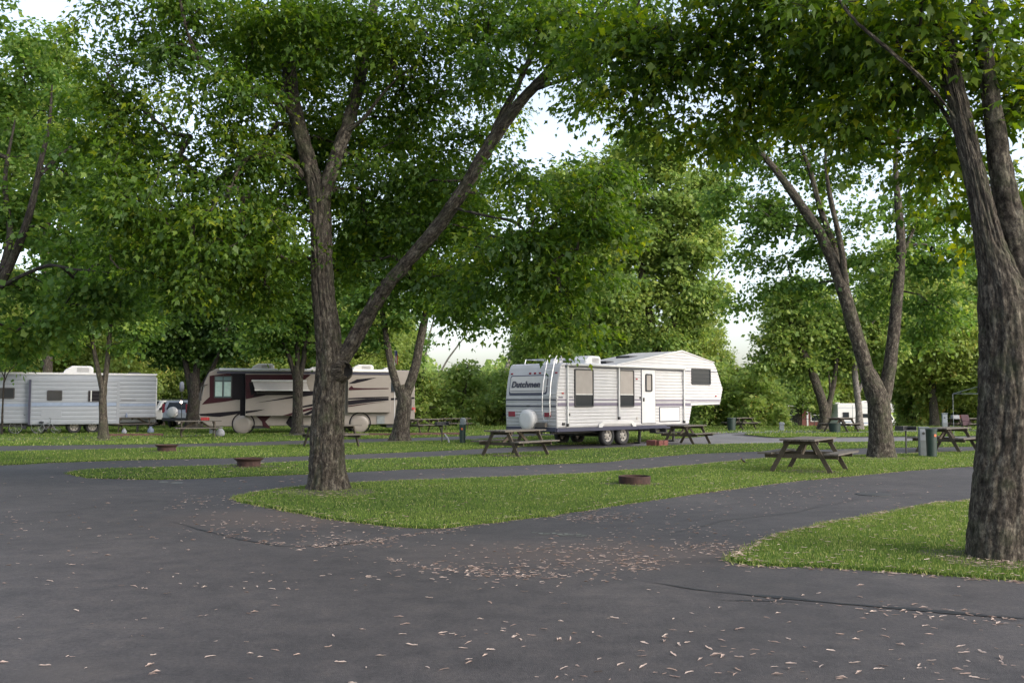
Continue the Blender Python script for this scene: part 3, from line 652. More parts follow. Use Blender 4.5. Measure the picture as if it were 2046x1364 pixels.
t.limb(pl([(905, 415, Y0 - .6), (960, 430, Y0 - 1), (1030, 445, Y0 - 1.4), (1075, 495, Y0 - 1.7), (1105, 545, Y0 - 1.8), (1135, 590, Y0 - 1.9), (1142, 650, Y0 - 1.9)]), [.035, .033, .03, .026, .022, .016, .007], .08)
t.limb(pl([(690, 265, Y0 + .2), (730, 235, Y0), (770, 180, Y0 - .2), (830, 130, Y0 - .3)]), [.05, .045, .035, .015], .08)
t.limb(pl([(1070, 180, Y0 - 1.2), (1150, 150, Y0 - 1.7), (1220, 120, Y0 - 2.2)]), [.05, .04, .015], .08)
L1 = lb([(380, 430, 17, 1.5), (270, 340, 17.3, 1.2), (480, 470, 17.2, 1.25), (330, 540, 17, 1.1), (430, 560, 17.4, 1.0), (250, 440, 17.5, 1.1), (520, 560, 18.2, .9), (200, 250, 18, 1.0),
         (215, 110, 18.2, 1.0, .8), (440, 40, 17.3, 1.2), (300, 20, 17.5, 1.1, .9), (480, 300, 17.2, 1.1), (470, 210, 16.8, .8), (560, 60, 19.9, 1.4), (520, 140, 19.2, .9), (560, 400, 19.2, .9),
         (680, 110, 19.9, 1.4), (720, 280, 20.2, 1.3), (800, 180, 18.4, 1.0, .7), (640, 30, 17.2, 1.1), (850, 30, 17.2, 1.2, .8), (800, 350, 18, 1.2), (265, 290, 17.8, .9), (250, 190, 18, .8), (370, 210, 16.8, .7, .45), (420, 140, 16.2, .55, .8), (520, 190, 16.6, .55, .8), (640, 90, 16.9, .6, .7), (560, 30, 16.8, .8), (350, 90, 17, .7, .7), (620, 220, 20, 1.1), (640, 330, 20.2, 1.2), (560, 300, 19.8, 1.0), (840, 240, 18.4, .9, .7), (900, 180, 18.6, 1.0, .6), (960, 60, 18, 1.0, .8), (1040, 30, 17.6, 1.0), (1000, 200, 18.8, .9, .5), (880, 330, 18.8, 1.0, .9), (700, 430, 19, 1.1), (740, 60, 17, 1.0), (690, 520, 19.3, .9, .8),
         (900, 110, 17.2, .8, .7), (900, 270, 17.2, .9, .45), (1000, 100, 16.4, 1.0, .6), (1100, 40, 16.2, 1.0), (1170, 110, 15.6, .8), (1230, 30, 15.6, 1.0), (1200, 190, 15.2, .6, .7),
         (950, 400, 18.2, 1.1), (1060, 480, 15.6, 1.0), (1130, 430, 15.6, 1.0), (1150, 560, 15.5, .8), (880, 560, 18, 1.0), (790, 480, 18.4, .9), (1000, 580, 15.9, .8), (1100, 640, 15.5, .6), (850, 420, 18.2, 1.0), (930, 620, 16.4, .6), (1050, 350, 15.8, .7), (1180, 640, 15.5, .4), (960, 520, 16.6, .6), (1190, 350, 15.6, .8), (1230, 460, 15.6, .6)])
L1 += lb([(600, -180, 17.5, 2.0, .16), (880, -180, 17, 2.0, .16), (350, -150, 17, 1.8, .16), (1150, -170, 16, 1.6, .16), (700, -450, 18, 2.6, .08), (480, -420, 18, 2.2, .08), (1000, -420, 17, 2.2, .08)])
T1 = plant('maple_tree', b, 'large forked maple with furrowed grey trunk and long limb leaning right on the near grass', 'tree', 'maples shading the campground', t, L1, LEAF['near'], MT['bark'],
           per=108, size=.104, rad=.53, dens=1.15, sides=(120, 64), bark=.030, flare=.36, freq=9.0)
# sawn-off stub with a dark hollow
c = np.array(at(672, 742, Y0 - .05)) - np.array(b); d = np.array((.80, -.58, .10)); d /= np.linalg.norm(d)
V, F, B = tube_np(np.array([c + d * q for q in (0, .10, .16, .20, .235, .26, .268)]), np.array([.215, .225, .215, .20, .185, .165, .14]), 48, .024, 0, 4.4, 10)
stub = link('branch_stub', mesh_np('branch_stub', V, [F], True, {'bk': ('FLOAT_VECTOR', B)}), MT['bark'], T1)
mh_ = Vector(d).to_track_quat('Z', 'Y').to_matrix()
MB().lathe([(.148, .267), (.135, .23), (.12, .15), (.0, .12)], 28, Vector(c), mh_).build('hollow', MT['hollow'], stub, smooth=True)

# ---- the closest tree, cut by the right edge of the frame
Y0 = G(2000, 1118).y; b = G(2000, 1118); t = Tree(5)
t.limb([np.array(b) - (0, 0, .1)] + pl([(2002, 1050, Y0), (2008, 950, Y0), (2013, 850, Y0), (2015, 760, Y0), (2015, 680, Y0), (2008, 610, Y0), (1994, 545, Y0), (1976, 480, Y0), (1957, 390, Y0), (1936, 300, Y0 + .1), (1917, 220, Y0 + .2), (1895, 120, Y0 + .3), (1876, 20, Y0 + .4), (1860, -70, Y0 + .5), (1845, -220, Y0 + .6)]), [.30, .295, .285, .28, .285, .29, .275, .195, .15, .118, .112, .107, .096, .088, .08, .05], .028, 'trunk', True, .6)
t.limb(pl([(2025, 790, Y0 + .02), (2034, 700, Y0 + .04), (2044, 620, Y0 + .05), (2042, 550, Y0 + .05), (2028, 470, Y0 + .1), (2006, 370, Y0 + .15), (1991, 270, Y0 + .2), (1977, 170, Y0 + .25), (1962, 60, Y0 + .3), (1950, -80, Y0 + .4), (1940, -230, Y0 + .4)]), [.10, .17, .175, .155, .14, .125, .115, .10, .09, .08, .05], .03)
t.limb(pl([(2060, 720, Y0 + .1), (2080, 640, Y0 + .15), (2110, 500, Y0 + .2), (2140, 300, Y0 + .3), (2160, 50, Y0 + .4), (2170, -150, Y0 + .4)]), [.08, .16, .15, .13, .11, .08], .06)
t.limb(pl([(1927, 262, Y0 + .2), (1908, 236, Y0 + .15), (1885, 205, Y0 + .1), (1840, 158, Y0 - .1), (1790, 110, Y0 - .2), (1740, 70, Y0 - .2), (1690, 20, Y0 - .1), (1640, -60, Y0)]), [.02, .027, .026, .025, .023, .021, .017, .010], .06)
t.limb(pl([(1880, 30, Y0 + .4), (1800, 48, Y0 + .8), (1700, 48, Y0 + 1.3), (1560, 55, Y0 + 1.8), (1420, 66, Y0 + 2.2), (1310, 85, Y0 + 2.5)]), [.045, .042, .036, .028, .018, .008], .08)
t.limb(pl([(1935, 300, Y0 + .1), (1860, 195, Y0 + .9), (1760, 165, Y0 + 1.3), (1620, 130, Y0 + 1.9), (1500, 190, Y0 + 2.4)]), [.035, .032, .026, .018, .008], .08)
t.limb(pl([(1910, 180, Y0 + .2), (1840, 170, Y0 + .7), (1740, 230, Y0 + 1.4), (1640, 290, Y0 + 1.9), (1560, 330, Y0 + 2.1)]), [.03, .026, .02, .014, .007], .08)
L2 = lb([(1880, 20, 10.2, .8, .8), (1760, 130, 10.8, .75), (1620, 60, 11.3, .9), (1470, 70, 12, .9, .8), (1350, 30, 12.4, .85, .8), (1290, 150, 12.8, .7, .8), (1690, 250, 11.3, .65), (1820, 300, 11, .6), (1560, 190, 12, .75), (1440, 220, 12.5, .65, .8),
         (1980, 320, 11.6, .55, .7), (2040, 140, 10.6, .7), (1220, 90, 13, .7), (1940, 130, 11.4, .6, .7), (1880, 400, 12, .55, .7), (1330, 250, 13, .55, .6), (1750, 10, 10.6, .8), (1530, -20, 11.4, .8), (1850, 200, 11.4, .5), (2060, 420, 11.5, .7), (1270, 210, 13.2, .5, .7),
         (1400, 130, 12.2, .6, .8), (1650, 160, 11.6, .6), (2045, 40, 10.6, .6), (1390, 300, 13.2, .45, .5), (1960, 480, 12.2, .5, .6), (1560, 90, 12, .7), (1300, 60, 12.6, .7), (1690, 120, 12, .6), (1450, -20, 11.8, .7), (1220, 190, 13.4, .5, .7), (1180, 60, 13.6, .7, .8)])
L2 += lb([(1850, -170, 9.6, 1.3, .2), (1550, -170, 11, 1.4, .2), (2100, -150, 9.6, 1.4, .2), (1950, -420, 10, 1.9, .1), (1300, -150, 12.4, 1.2, .2), (1600, -420, 10.5, 1.6, .1), (2200, 150, 10, 1.2, .3)])
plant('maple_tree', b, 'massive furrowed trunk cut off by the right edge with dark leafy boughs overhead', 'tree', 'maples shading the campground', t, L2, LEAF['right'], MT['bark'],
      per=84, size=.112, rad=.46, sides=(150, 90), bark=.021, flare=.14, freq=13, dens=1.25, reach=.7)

# ---- forked tree behind the right-hand picnic table
def gtree(seed, bx, by, limbs, lobes, leaf, bkm, label, **k):
    b = G(bx, by); t = Tree(seed)
    for i, (pts, rr) in enumerate(limbs):
        P = [np.array(XYZ(b, *p)) for p in pts]
        if i == 0: P[0] = np.array(b) - (0, 0, .1)
        t.limb(P, rr, k.pop('st', .12) if i == 0 else .2, 'trunk' if i == 0 else 'limb', True, .6 if i == 0 else .1)
    L = [(np.array(at(r[0], r[1], b.y + r[2])), r[3], r[4] if len(r) > 4 else 1.0) for r in lobes]
    return plant(k.pop('name', 'maple_tree'), b, label, 'tree', k.pop('group', 'maples shading the campground'), t, L, leaf, bkm, **k)
def XYZ(b, px, py, dy=0.0): return at(px, py, b.y + dy)
gtree(8, 1762, 915, [
    ([(1762, 915), (1760, 870), (1757, 830), (1752, 790), (1735, 740)], [.34, .31, .30, .30, .20]),
    ([(1755, 830), (1744, 790), (1726, 720), (1702, 640), (1678, 560), (1645, 480), (1600, 410), (1550, 340), (1490, 270), (1440, 200)], [.15, .22, .215, .20, .18, .155, .13, .10, .07, .03]),
    ([(1760, 830), (1767, 795), (1778, 730), (1787, 650), (1796, 560), (1800, 480), (1794, 400), (1790, 320), (1800, 220)], [.14, .19, .185, .175, .155, .13, .11, .08, .03]),
    ([(1690, 590), (1668, 500, .3), (1640, 420, .5), (1618, 340, .6), (1590, 270, .8)], [.11, .105, .09, .07, .04]),
    ([(1692, 585), (1680, 490, -.3), (1660, 400, -.5), (1650, 330, -.6), (1652, 260, -.7)], [.10, .09, .07, .05, .02]),
    ([(1800, 520), (1825, 460, .5), (1850, 400, 1)], [.08, .06, .02])],
    [(1480, 310, 1.3, 1.1, .6), (1440, 250, 1.8, .9, .6), (1560, 430, 1.3, 1.1, .7), (1500, 500, 1.8, 1.0, .7), (1640, 470, 0.8, .8, .5), (1590, 560, 1.3, .7, .6), (1720, 500, 2.3, .8, .6), (1810, 440, 1.3, 1.1, .7), (1880, 510, 1.3, 1.2, .8), (1830, 330, 1.8, 1.0, .6),
     (1740, 320, 1.8, .8, .6), (1900, 610, 1.8, 1.1, .8), (1560, 320, 0.8, .7, .5), (1700, 260, 1.3, 1.0, .6), (1600, 230, 1.3, 1.0, .6), (1850, 250, 1.3, 1.0, .6), (1760, 590, 1.8, .7, .6), (1860, 660, 2.3, .8, .7), (1530, 570, 1.3, .6, .5), (1650, 620, 2.3, .6, .5), (1730, 420, 0.3, .7, .6), (1520, 400, 2.3, 1.0, .7), (1600, 340, 2.3, .9, .6), (1680, 360, 2.3, .9, .5), (1450, 400, 1.3, .9, .7), (1500, 590, 2.3, .7, .6), (1620, 520, 2.3, .8, .6), (1760, 500, 0.7, .7, .6), (1880, 400, 2.3, 1.0, .7), (1780, 250, 1.8, .9, .6), (1930, 520, 1.8, .9, .8), (1660, 560, 0.8, .5, .5), (1700, 150, 0.0, 1.6, .35), (1550, 150, 0.0, 1.4, .35)],
    LEAF['mid'], MT['bark'], 'forked maple with sparse see-through crown beside the near right picnic table', per=84, size=.135, rad=.58, hi=False, dens=1.05, sides=(64, 32), bark=.02, flare=.3, freq=8)
# ---- left edge: trunk outside the frame, boughs reaching in
gtree(9, -75, 945, [
    ([(-75, 945), (-70, 850), (-60, 760), (-45, 680), (-20, 600)], [.32, .28, .26, .24, .20]),
    ([(-30, 620), (15, 540), (45, 470), (66, 400), (80, 330), (98, 250), (104, 170)], [.12, .10, .085, .075, .06, .045, .02]),
    ([(-10, 580), (50, 548, -.5), (100, 530, -1), (150, 538, -1.5), (220, 545, -2)], [.05, .045, .038, .028, .012]),
    ([(78, 350), (110, 320, .5), (145, 290, .8), (200, 270, 1)], [.06, .05, .04, .015]),
    ([(-40, 660), (-80, 500), (-120, 300), (-140, 100)], [.16, .14, .1, .04]),
    ([(0, 560), (20, 470, .6), (10, 360, 1), (30, 240, 1.4)], [.10, .08, .06, .02])],
    [(30, 240, 2.6, 1.2, .8), (120, 330, 1.6, 1.1, .8), (50, 430, 1.1, 1.0, .8), (160, 480, 0.6, 1.1), (50, 580, 1.1, 1.0, .9), (170, 600, 0.1, 1.0), (20, 670, 1.6, .9), (240, 520, -0.4, 1.0), (230, 600, -0.4, .7), (100, 650, 1.1, .8), (-60, 400, 1.6, 1.8, .5), (-90, 200, 1.6, 1.8, .5), (110, 180, 2.6, 1.0, .7), (200, 380, 1.6, .9, .8), (-40, 60, 1.6, 1.8, .5)],
    LEAF['mid'], MT['bark_dark'], 'maple on the left frame edge with only its boughs reaching in over the white trailer', per=86, size=.13, rad=.55, hi=False, dens=1.1)
# ---- second row
gtree(10, 800, 881, [
    ([(800, 881), (803, 850), (806, 820), (808, 795), (800, 770)], [.36, .31, .30, .31, .20]),
    ([(800, 792), (784, 740), (774, 690), (765, 630), (755, 560)], [.17, .16, .14, .11, .05]),
    ([(810, 792), (828, 740), (838, 690), (850, 630), (862, 570), (878, 500)], [.21, .20, .18, .15, .11, .05]),
    ([(852, 600), (880, 550, .5), (915, 510, 1), (950, 470, 1)], [.09, .08, .06, .02])],
    [(740, 570, 0, 1.4), (850, 500, 0, 1.6), (920, 550, 0, 1.3), (700, 640, 0, .9), (820, 600, -.5, 1.1), (900, 610, .5, .9, .8), (760, 450, 0, 1.8), (880, 410, 0, 1.9), (700, 520, 0, 1.4), (950, 470, .5, 1.2), (790, 650, 0, .6, .8), (740, 680, .5, .5, .8)],
    LEAF['mid'], MT['bark'], 'forked maple standing right of the big trunk at the rear end of the tan motorhome', per=72, size=.17, rad=.62, hi=False, bark=.02, sides=(36, 20), freq=6, minr=.008)
gtree(11, 206, 878, [
    ([(206, 878), (206, 840), (205, 800), (206, 775), (200, 750)], [.20, .165, .155, .155, .10]),
    ([(203, 775), (192, 720), (182, 670), (172, 620), (165, 560)], [.105, .10, .085, .065, .03]),
    ([(208, 775), (215, 720), (221, 650), (226, 580), (230, 500)], [.115, .11, .095, .075, .03]),
    ([(188, 700), (165, 685, .4), (140, 690, .8)], [.035, .03, .012])],
    [(150, 600, 0, 1.5), (235, 560, 0, 1.5), (100, 640, 0, 1.1), (270, 630, 0, 1.1), (200, 490, 0, 1.8), (130, 520, 0, 1.4), (290, 560, 0, 1.2), (130, 690, 0, .6, .7), (260, 690, 0, .6, .8), (180, 650, -.4, .8), (300, 480, 0, 1.3)],
    LEAF['mid'], MT['bark'], 'slim forked maple in front of the white travel trailer', per=72, size=.17, rad=.62, hi=False, bark=.012, sides=(28, 16), freq=7, minr=.008)
gtree(12, 386, 857, [
    ([(386, 857), (386, 830), (388, 800), (390, 775), (386, 745)], [.44, .37, .36, .38, .25]),
    ([(382, 785), (372, 730), (362, 680), (350, 620), (340, 560)], [.19, .18, .16, .12, .05]),
    ([(390, 780), (394, 720), (398, 660), (400, 590), (402, 520)], [.20, .19, .16, .12, .05]),
    ([(396, 785), (420, 745, -.4), (438, 705, -.8), (452, 660, -1), (470, 600, -1)], [.15, .14, .12, .09, .03])],
    [(345, 640, 0, 2.0), (430, 620, 0, 2.0), (300, 680, 0, 1.3), (470, 680, -.5, 1.2), (385, 560, 0, 2.3), (460, 540, 0, 2.2), (300, 590, 0, 1.8), (390, 690, .5, 1.2), (520, 600, 0, 1.5), (430, 700, .5, .8), (340, 710, .5, .8), (380, 450, 0, 2.4), (500, 460, 0, 2.0)],
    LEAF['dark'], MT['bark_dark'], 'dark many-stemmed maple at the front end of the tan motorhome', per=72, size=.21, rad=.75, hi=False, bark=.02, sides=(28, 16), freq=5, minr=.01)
gtree(13, 595, 868, [
    ([(595, 868), (595, 835), (595, 800), (595, 760), (592, 730)], [.28, .25, .24, .25, .16]),
    ([(592, 762), (578, 715), (565, 680), (552, 640), (540, 580)], [.12, .115, .10, .08, .03]),
    ([(595, 755), (594, 700), (592, 650), (590, 590), (588, 520)], [.13, .125, .11, .08, .03]),
    ([(599, 758), (608, 710), (612, 660), (622, 600), (640, 540)], [.14, .13, .11, .08, .03])],
    [(555, 640, 0, 1.5), (620, 600, 0, 1.5), (515, 675, 0, .9), (680, 640, 0, 1.0), (580, 530, 0, 1.9), (500, 600, 0, 1.5), (650, 690, .5, .8), (590, 680, .6, .7), (690, 560, 0, 1.5), (500, 500, 0, 1.7), (540, 700, 0, .6)],
    LEAF['mid'], MT['bark_dark'], 'three-stemmed maple standing in front of the middle of the tan motorhome', per=72, size=.18, rad=.68, hi=False, bark=.016, sides=(28, 16), freq=6, minr=.009)
# ---- behind the fifth wheel
gtree(14, 1310, 862, [
    ([(1310, 862), (1312, 800), (1315, 750), (1318, 710), (1312, 660)], [.48, .42, .40, .40, .26]),
    ([(1318, 715), (1340, 660), (1362, 600), (1390, 530), (1400, 450)], [.26, .25, .22, .17, .06]),
    ([(1314, 700), (1300, 640), (1285, 560), (1270, 470), (1262, 380)], [.24, .22, .19, .14, .05]),
    ([(1312, 690), (1250, 640), (1190, 590), (1140, 530)], [.18, .16, .12, .05]),
    ([(1345, 650), (1400, 590, .5), (1440, 540, 1)], [.12, .1, .04])],
    [(1220, 470, 0, 2.6), (1345, 400, 0, 2.5), (1300, 320, 0, 1.8), (1400, 480, 0, 1.8), (1250, 590, -.5, 2.0), (1380, 590, -.5, 1.9), (1130, 560, 0, 1.8), (1180, 640, 0, 1.2), (1420, 580, 0, 1.1), (1330, 665, -1, 1.0), (1100, 630, 0, 1.1), (1130, 370, 0, 1.7), (1210, 330, 0, 1.6), (1390, 660, -.5, .9), (1250, 660, -.5, 1.0), (1060, 560, 0, 1.3), (1400, 370, 0, 1.5), (1300, 480, .5, 2.2), (1330, 560, .5, 1.8), (1200, 410, .5, 2.0), (1410, 420, .5, 1.3), (1280, 280, .5, 1.2), (1170, 480, .8, 2.0), (1110, 480, .5, 1.6), (1380, 500, -1, 1.4), (1350, 290, 0, 1.0)],
    LEAF['light'], MT['bark'], 'broad pale green maple rising directly behind the white fifth-wheel trailer', per=76, size=.21, rad=.8, hi=False, bark=.02, sides=(28, 16), freq=5, minr=.01, dens=.80)
gtree(15, 1645, 858, [
    ([(1645, 858), (1648, 830), (1642, 800), (1632, 770), (1618, 730), (1598, 690), (1582, 650), (1575, 600)], [.30, .27, .26, .25, .23, .19, .14, .05]),
    ([(1650, 830), (1665, 770), (1672, 720), (1680, 660)], [.17, .15, .12, .04]), ([(1655, 840), (1660, 790), (1655, 740)], [.13, .11, .04])],
    [(1580, 600, 0, 1.7), (1630, 660, 0, 1.4), (1555, 670, 0, 1.3), (1690, 640, 0, 1.4), (1600, 730, .6, 1.0), (1670, 720, .8, 1.1), (1540, 720, 0, 1.1), (1620, 590, 0, 1.5)],
    LEAF['light'], MT['bark'], 'left-leaning maple near the brick house with its bare trunk showing', per=66, size=.22, rad=.75, hi=False, bark=.015, sides=(24, 14), freq=5, minr=.01)
gtree(16, 1717, 858, [
    ([(1717, 858), (1716, 820), (1712, 780), (1708, 740), (1712, 700), (1718, 640)], [.20, .185, .18, .17, .14, .06]), ([(1713, 790), (1728, 750), (1738, 700)], [.10, .09, .03])],
    [(1720, 640, 0, 1.4), (1760, 690, 0, 1.2), (1700, 700, .5, 1.0), (1750, 600, 0, 1.5), (1790, 640, .5, 1.3)],
    LEAF['light'], MT['bark_pale'], 'slim pale-barked tree in front of the small white motorhome', per=66, size=.22, rad=.75, hi=False, bark=.012, sides=(22, 12), freq=5, minr=.01)
for sd_, bx, by, pts, rr, lobes, lab in (
    (17, 972, 848, [(972, 848), (985, 810), (1000, 770), (1014, 730), (1026, 680), (1040, 620)], [.36, .33, .30, .27, .22, .10], [(1040, 620, 0, 2.0), (1080, 680, 0, 1.3), (1000, 590, 0, 1.6), (1050, 560, 0, 1.8), (1090, 600, 0, 1.6)], 'thick right-leaning pale trunk just left of the fifth-wheel trailer'),
    (18, 994, 848, [(994, 848), (1006, 815), (1018, 785), (1035, 745)], [.22, .2, .18, .08], [(1040, 735, .5, 1.0), (1060, 700, .5, 1.1)], 'thinner leaning trunk half hidden by the rear of the fifth-wheel trailer'),
    (19, 832, 846, [(832, 846), (840, 800), (848, 762), (849, 720), (856, 680), (866, 640), (880, 600)], [.26, .23, .21, .19, .15, .11, .05], [(880, 590, 0, 1.6, .7), (840, 600, 0, 1.5, .7), (920, 570, 0, 1.5, .7)], 'pale crooked trunk just right of the motorhome rear'),
    (20, 862, 846, [(862, 846), (866, 800), (874, 760), (892, 722), (915, 690), (934, 664), (950, 630)], [.22, .19, .17, .13, .11, .08, .03], [(955, 620, 0, 1.3, .7), (985, 640, 0, 1.2, .7), (930, 600, 0, 1.3, .6)], 'slender pale trunk bending right into the open sky gap')):
    gtree(sd_, bx, by, [(pts, rr)], lobes, LEAF['light'], MT['bark_pale'], lab, per=44, size=.30, rad=.85, hi=False, bark=.012, sides=(22, 12), freq=5, minr=.012, name='leaning_tree', group='pale leaning trunks behind the sites')
# sapling in front of the trailer's left end
gtree(21, 4, 868, [([(4, 868), (5, 820), (7, 780), (9, 750), (14, 730)], [.05, .045, .04, .035, .02]), ([(8, 765), (18, 742), (40, 722), (70, 700)], [.028, .025, .018, .006]), ([(9, 755), (0, 735), (-12, 715)], [.025, .02, .006])],
    [(40, 700, 0, .8), (0, 700, 0, .8), (70, 685, 0, .6), (20, 660, 0, .9)], LEAF['mid'], MT['bark_dark'], 'thin sapling with bare stem in front of the trailer left window', per=36, size=.16, rad=.5, hi=False, bark=.003, sides=(10, 8), freq=9, name='young_tree', group=None)
# tall tree behind the left edge
gtree(22, 95, 857, [([(95, 857), (95, 700), (92, 560), (95, 420), (100, 300), (100, 180), (98, 90)], [.3, .26, .24, .2, .16, .1, .03]), ([(95, 560), (60, 420, .5), (30, 300, 1), (20, 200, 1)], [.12, .1, .07, .02]), ([(96, 520), (140, 400, .5), (180, 300, 1), (200, 200, 1)], [.12, .1, .07, .02])],
    [(95, 110, 0, 1.3), (40, 190, 0, 1.7), (150, 190, 0, 1.6), (90, 270, 0, 2.0), (20, 320, 0, 1.8), (190, 290, 0, 1.6), (110, 390, 0, 1.8), (30, 440, 0, 1.6), (200, 400, 0, 1.5), (140, 130, 0, 1.0), (60, 90, 0, .7), (0, 250, 0, 1.5), (120, 60, 0, .6), (250, 330, 0, 1.2), (30, 90, 0, .6)],
    LEAF['light'], MT['bark'], 'tall pale crown behind the left boughs under the open white sky corner', per=66, size=.21, rad=.8, hi=False, bark=.012, sides=(20, 14), freq=5, minr=.01)

# ------------------------------------------------------------------ belt of trees and shrubs behind the sites
def proto(seed, name, h, wd, low, nl, leaf, bark, size, per, stems=1, dens=.8):
    t = Tree(seed); rg = t.rng
    for k in range(stems):
        x = (k - (stems - 1) / 2) * .35; ln = rg.normal(0, .06 * h, 2)
        t.limb([np.array((x, 0, -.15)), np.array((x + ln[0] * .3, ln[1] * .3, h * .25)), np.array((x + ln[0] * .6, ln[1] * .6, h * .5)), np.array((x + ln[0], ln[1], h * .88))], [.022 * h + .04, .019 * h, .014 * h, .02], .4, 'trunk', True, .25)
    lobes = []
    for i in range(nl):
        f = (i + .5) / nl; z = h * (low + (1 - low) * f * .93); prof = math.sin(math.pi * min(.97, .22 + .72 * f)) ** .8; a_ = i * 2.4 + rg.uniform(0, .8); rr = wd * .5 * prof * rg.uniform(.25, .75)
        lobes.append((np.array((rr * math.cos(a_), rr * math.sin(a_), z)), wd * .5 * rg.uniform(.36, .58) * (.55 + .45 * prof), 1.0))
    return plant(name, (0, 0, 0), None, None, None, t, lobes, leaf, bark, per=per, size=size, rad=.85 if h > 6 else .6, hi=False, dens=dens, sides=(12, 8), bark=0, flare=.3, minr=.012)
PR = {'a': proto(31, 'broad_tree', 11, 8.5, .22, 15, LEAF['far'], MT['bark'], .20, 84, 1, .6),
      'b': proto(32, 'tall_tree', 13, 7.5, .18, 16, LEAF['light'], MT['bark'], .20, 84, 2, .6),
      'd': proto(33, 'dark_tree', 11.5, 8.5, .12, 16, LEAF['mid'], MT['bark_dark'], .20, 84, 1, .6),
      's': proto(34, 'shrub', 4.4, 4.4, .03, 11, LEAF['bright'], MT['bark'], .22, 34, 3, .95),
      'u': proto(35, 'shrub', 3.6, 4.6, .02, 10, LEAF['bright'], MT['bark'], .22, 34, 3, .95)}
USED = set()
def put(k, px, Y, sc, label, group, cat=None, base=None):
    o = PR[k]
    if k in USED: o = copy_tree(PR[k])
    USED.add(k); o.location = XY(px, Y); o.rotation_euler = (0, 0, random.uniform(0, 6.28)); o.scale = (sc * random.uniform(.92, 1.08), sc * random.uniform(.92, 1.08), sc)
    return tag(o, label, cat or ('shrub' if k in 'su' else 'tree'), group)
g1, g2 = 'background trees beyond the campsites', 'shrubs along the edge of the field'
for row in [('a', 30, 62, .95, 'leafy background tree rising above the left end of the white trailer roof'), ('d', 130, 68, 1.0, 'darker tree behind the white trailer air conditioner'), ('a', 235, 64, .9, 'sunlit tree behind the right end of the white trailer'), ('b', 320, 70, .9, 'pale tree above the parked cars between trailer and motorhome'),
            ('d', 455, 72, 1.0, 'dark tree behind the front roof of the tan motorhome'), ('a', 530, 68, .95, 'leafy tree behind the front roof air conditioner of the motorhome'), ('d', 640, 74, 1.05, 'tree hidden behind the big forked maple trunk'), ('a', 715, 66, .9, 'leafy tree behind the rear roof of the tan motorhome'), ('d', 770, 82, 1.0, 'dark tree seen through the fork of the second-row maple'),
            ('b', 1095, 66, 1.0, 'tall tree behind the roof ladder of the fifth-wheel trailer'), ('d', 1175, 72, 1.1, 'dark tree behind the fifth-wheel trailer roof vent'), ('b', 1240, 80, 1.15, 'tallest pale tree behind the fifth-wheel roof'), ('a', 1370, 70, .85, 'leafy tree behind the raised nose of the fifth-wheel trailer'),
            ('b', 1590, 98, 1.15, 'pale tree behind the left-leaning maple'), ('a', 1700, 106, 1.3, 'leafy tree above the small white motorhome roof'), ('b', 1800, 68, 1.05, 'pale tree right of the forked maple by the near right table'), ('a', 1865, 62, 1.0, 'bright leafy tree above the grey meter box'), ('d', 1920, 72, 1.1, 'dark tree beyond the folding canopy frame'), ('b', 1990, 66, 1.1, 'pale tree hidden behind the massive right trunk'), ('a', 2080, 60, 1.0, 'leafy tree at the right end of the belt')]:
    put(*row, g1)
for row in [('s', 842, 68, 1.0, 'bushy shrub between the motorhome rear and the crooked pale trunk'), ('u', 885, 74, 1.25, 'rounded shrub under the open sky gap'), ('s', 925, 70, 1.2, 'tall shrub behind the green bin left of the fifth-wheel'), ('u', 962, 76, 1.3, 'shrub left of the thick leaning trunk'), ('s', 1010, 74, 1.15, 'shrub hidden behind the rear of the fifth-wheel trailer'),
            ('s', 1425, 66, 1.15, 'shrub right under the nose of the fifth-wheel trailer'), ('u', 1470, 68, 1.2, 'wide shrub behind the far picnic table with green bin'), ('s', 1510, 64, 1.0, 'low shrub right of the far picnic table with green bin'), ('s', 1528, 78, 1.2, 'tall shrub just left of the brick house'), ('u', 1405, 78, 1.5, 'large shrub below the low bright sky gap'), ('u', 1500, 80, 1.3, 'large round shrub under the bright gap right of the trailer'),
            ('s', 1830, 66, .9, 'shrub right of the small white motorhome'), ('u', 1880, 74, 1.0, 'shrub behind the grey meter box'), ('s', 1950, 70, 1.0, 'shrub behind the maroon camp chair'), ('u', 60, 72, 1.2, 'shrub behind the left window of the white trailer'), ('s', 335, 76, 1.2, 'yellowish shrub behind the parked silver car'), ('u', 1740, 104, 1.2, 'shrub behind the small white motorhome'), ('u', 1560, 62, .35, 'low dark green bush on the lawn edge left of the brick house')]:
    put(*row, g2)
# far wood closing the view: one mass nobody could count
def far_wood():
    n = 38000; rg = np.random.default_rng(77); ang = rg.uniform(-1.15, 1.15, n); dist = rg.uniform(125, 165, n)
    x, y = dist * np.tan(np.clip(ang, -1.0, 1.0)) * .75, dist; px = CX + x / y * FPX
    top = 6.2 + 5.5 * vnoise(x * .045, 1.5, 0) + 3.0 * vnoise(x * .16, 7.5, 0)
    for (c, wd, dep) in ((905, 60, 4.2), (1485, 55, 5.2), (40, 90, 0)): top -= dep * np.exp(-((x - (c - CX) / FPX * 145) / (wd / FPX * 145)) ** 2)
    z = -1.5 + top * rg.random(n) ** .75; P = np.stack([x, y, z], 1); A = rg.normal(0, 1, (n, 3)); A[:, 2] -= .3; Nn = rg.normal(0, .6, (n, 3)); Nn[:, 2] += 1; Nn[:, 1] -= .5
    C = np.clip(.2 + .6 * vnoise(x * .2, z * .4, y * .1) + rg.normal(0, .15, n), 0, 1)
    V, F, C = leaf_geo(P, A, Nn, rg.uniform(.6, 1.3, n), C, False)
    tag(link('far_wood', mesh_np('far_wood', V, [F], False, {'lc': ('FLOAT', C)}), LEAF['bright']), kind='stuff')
far_wood()
print('LEAVES', NLEAF)
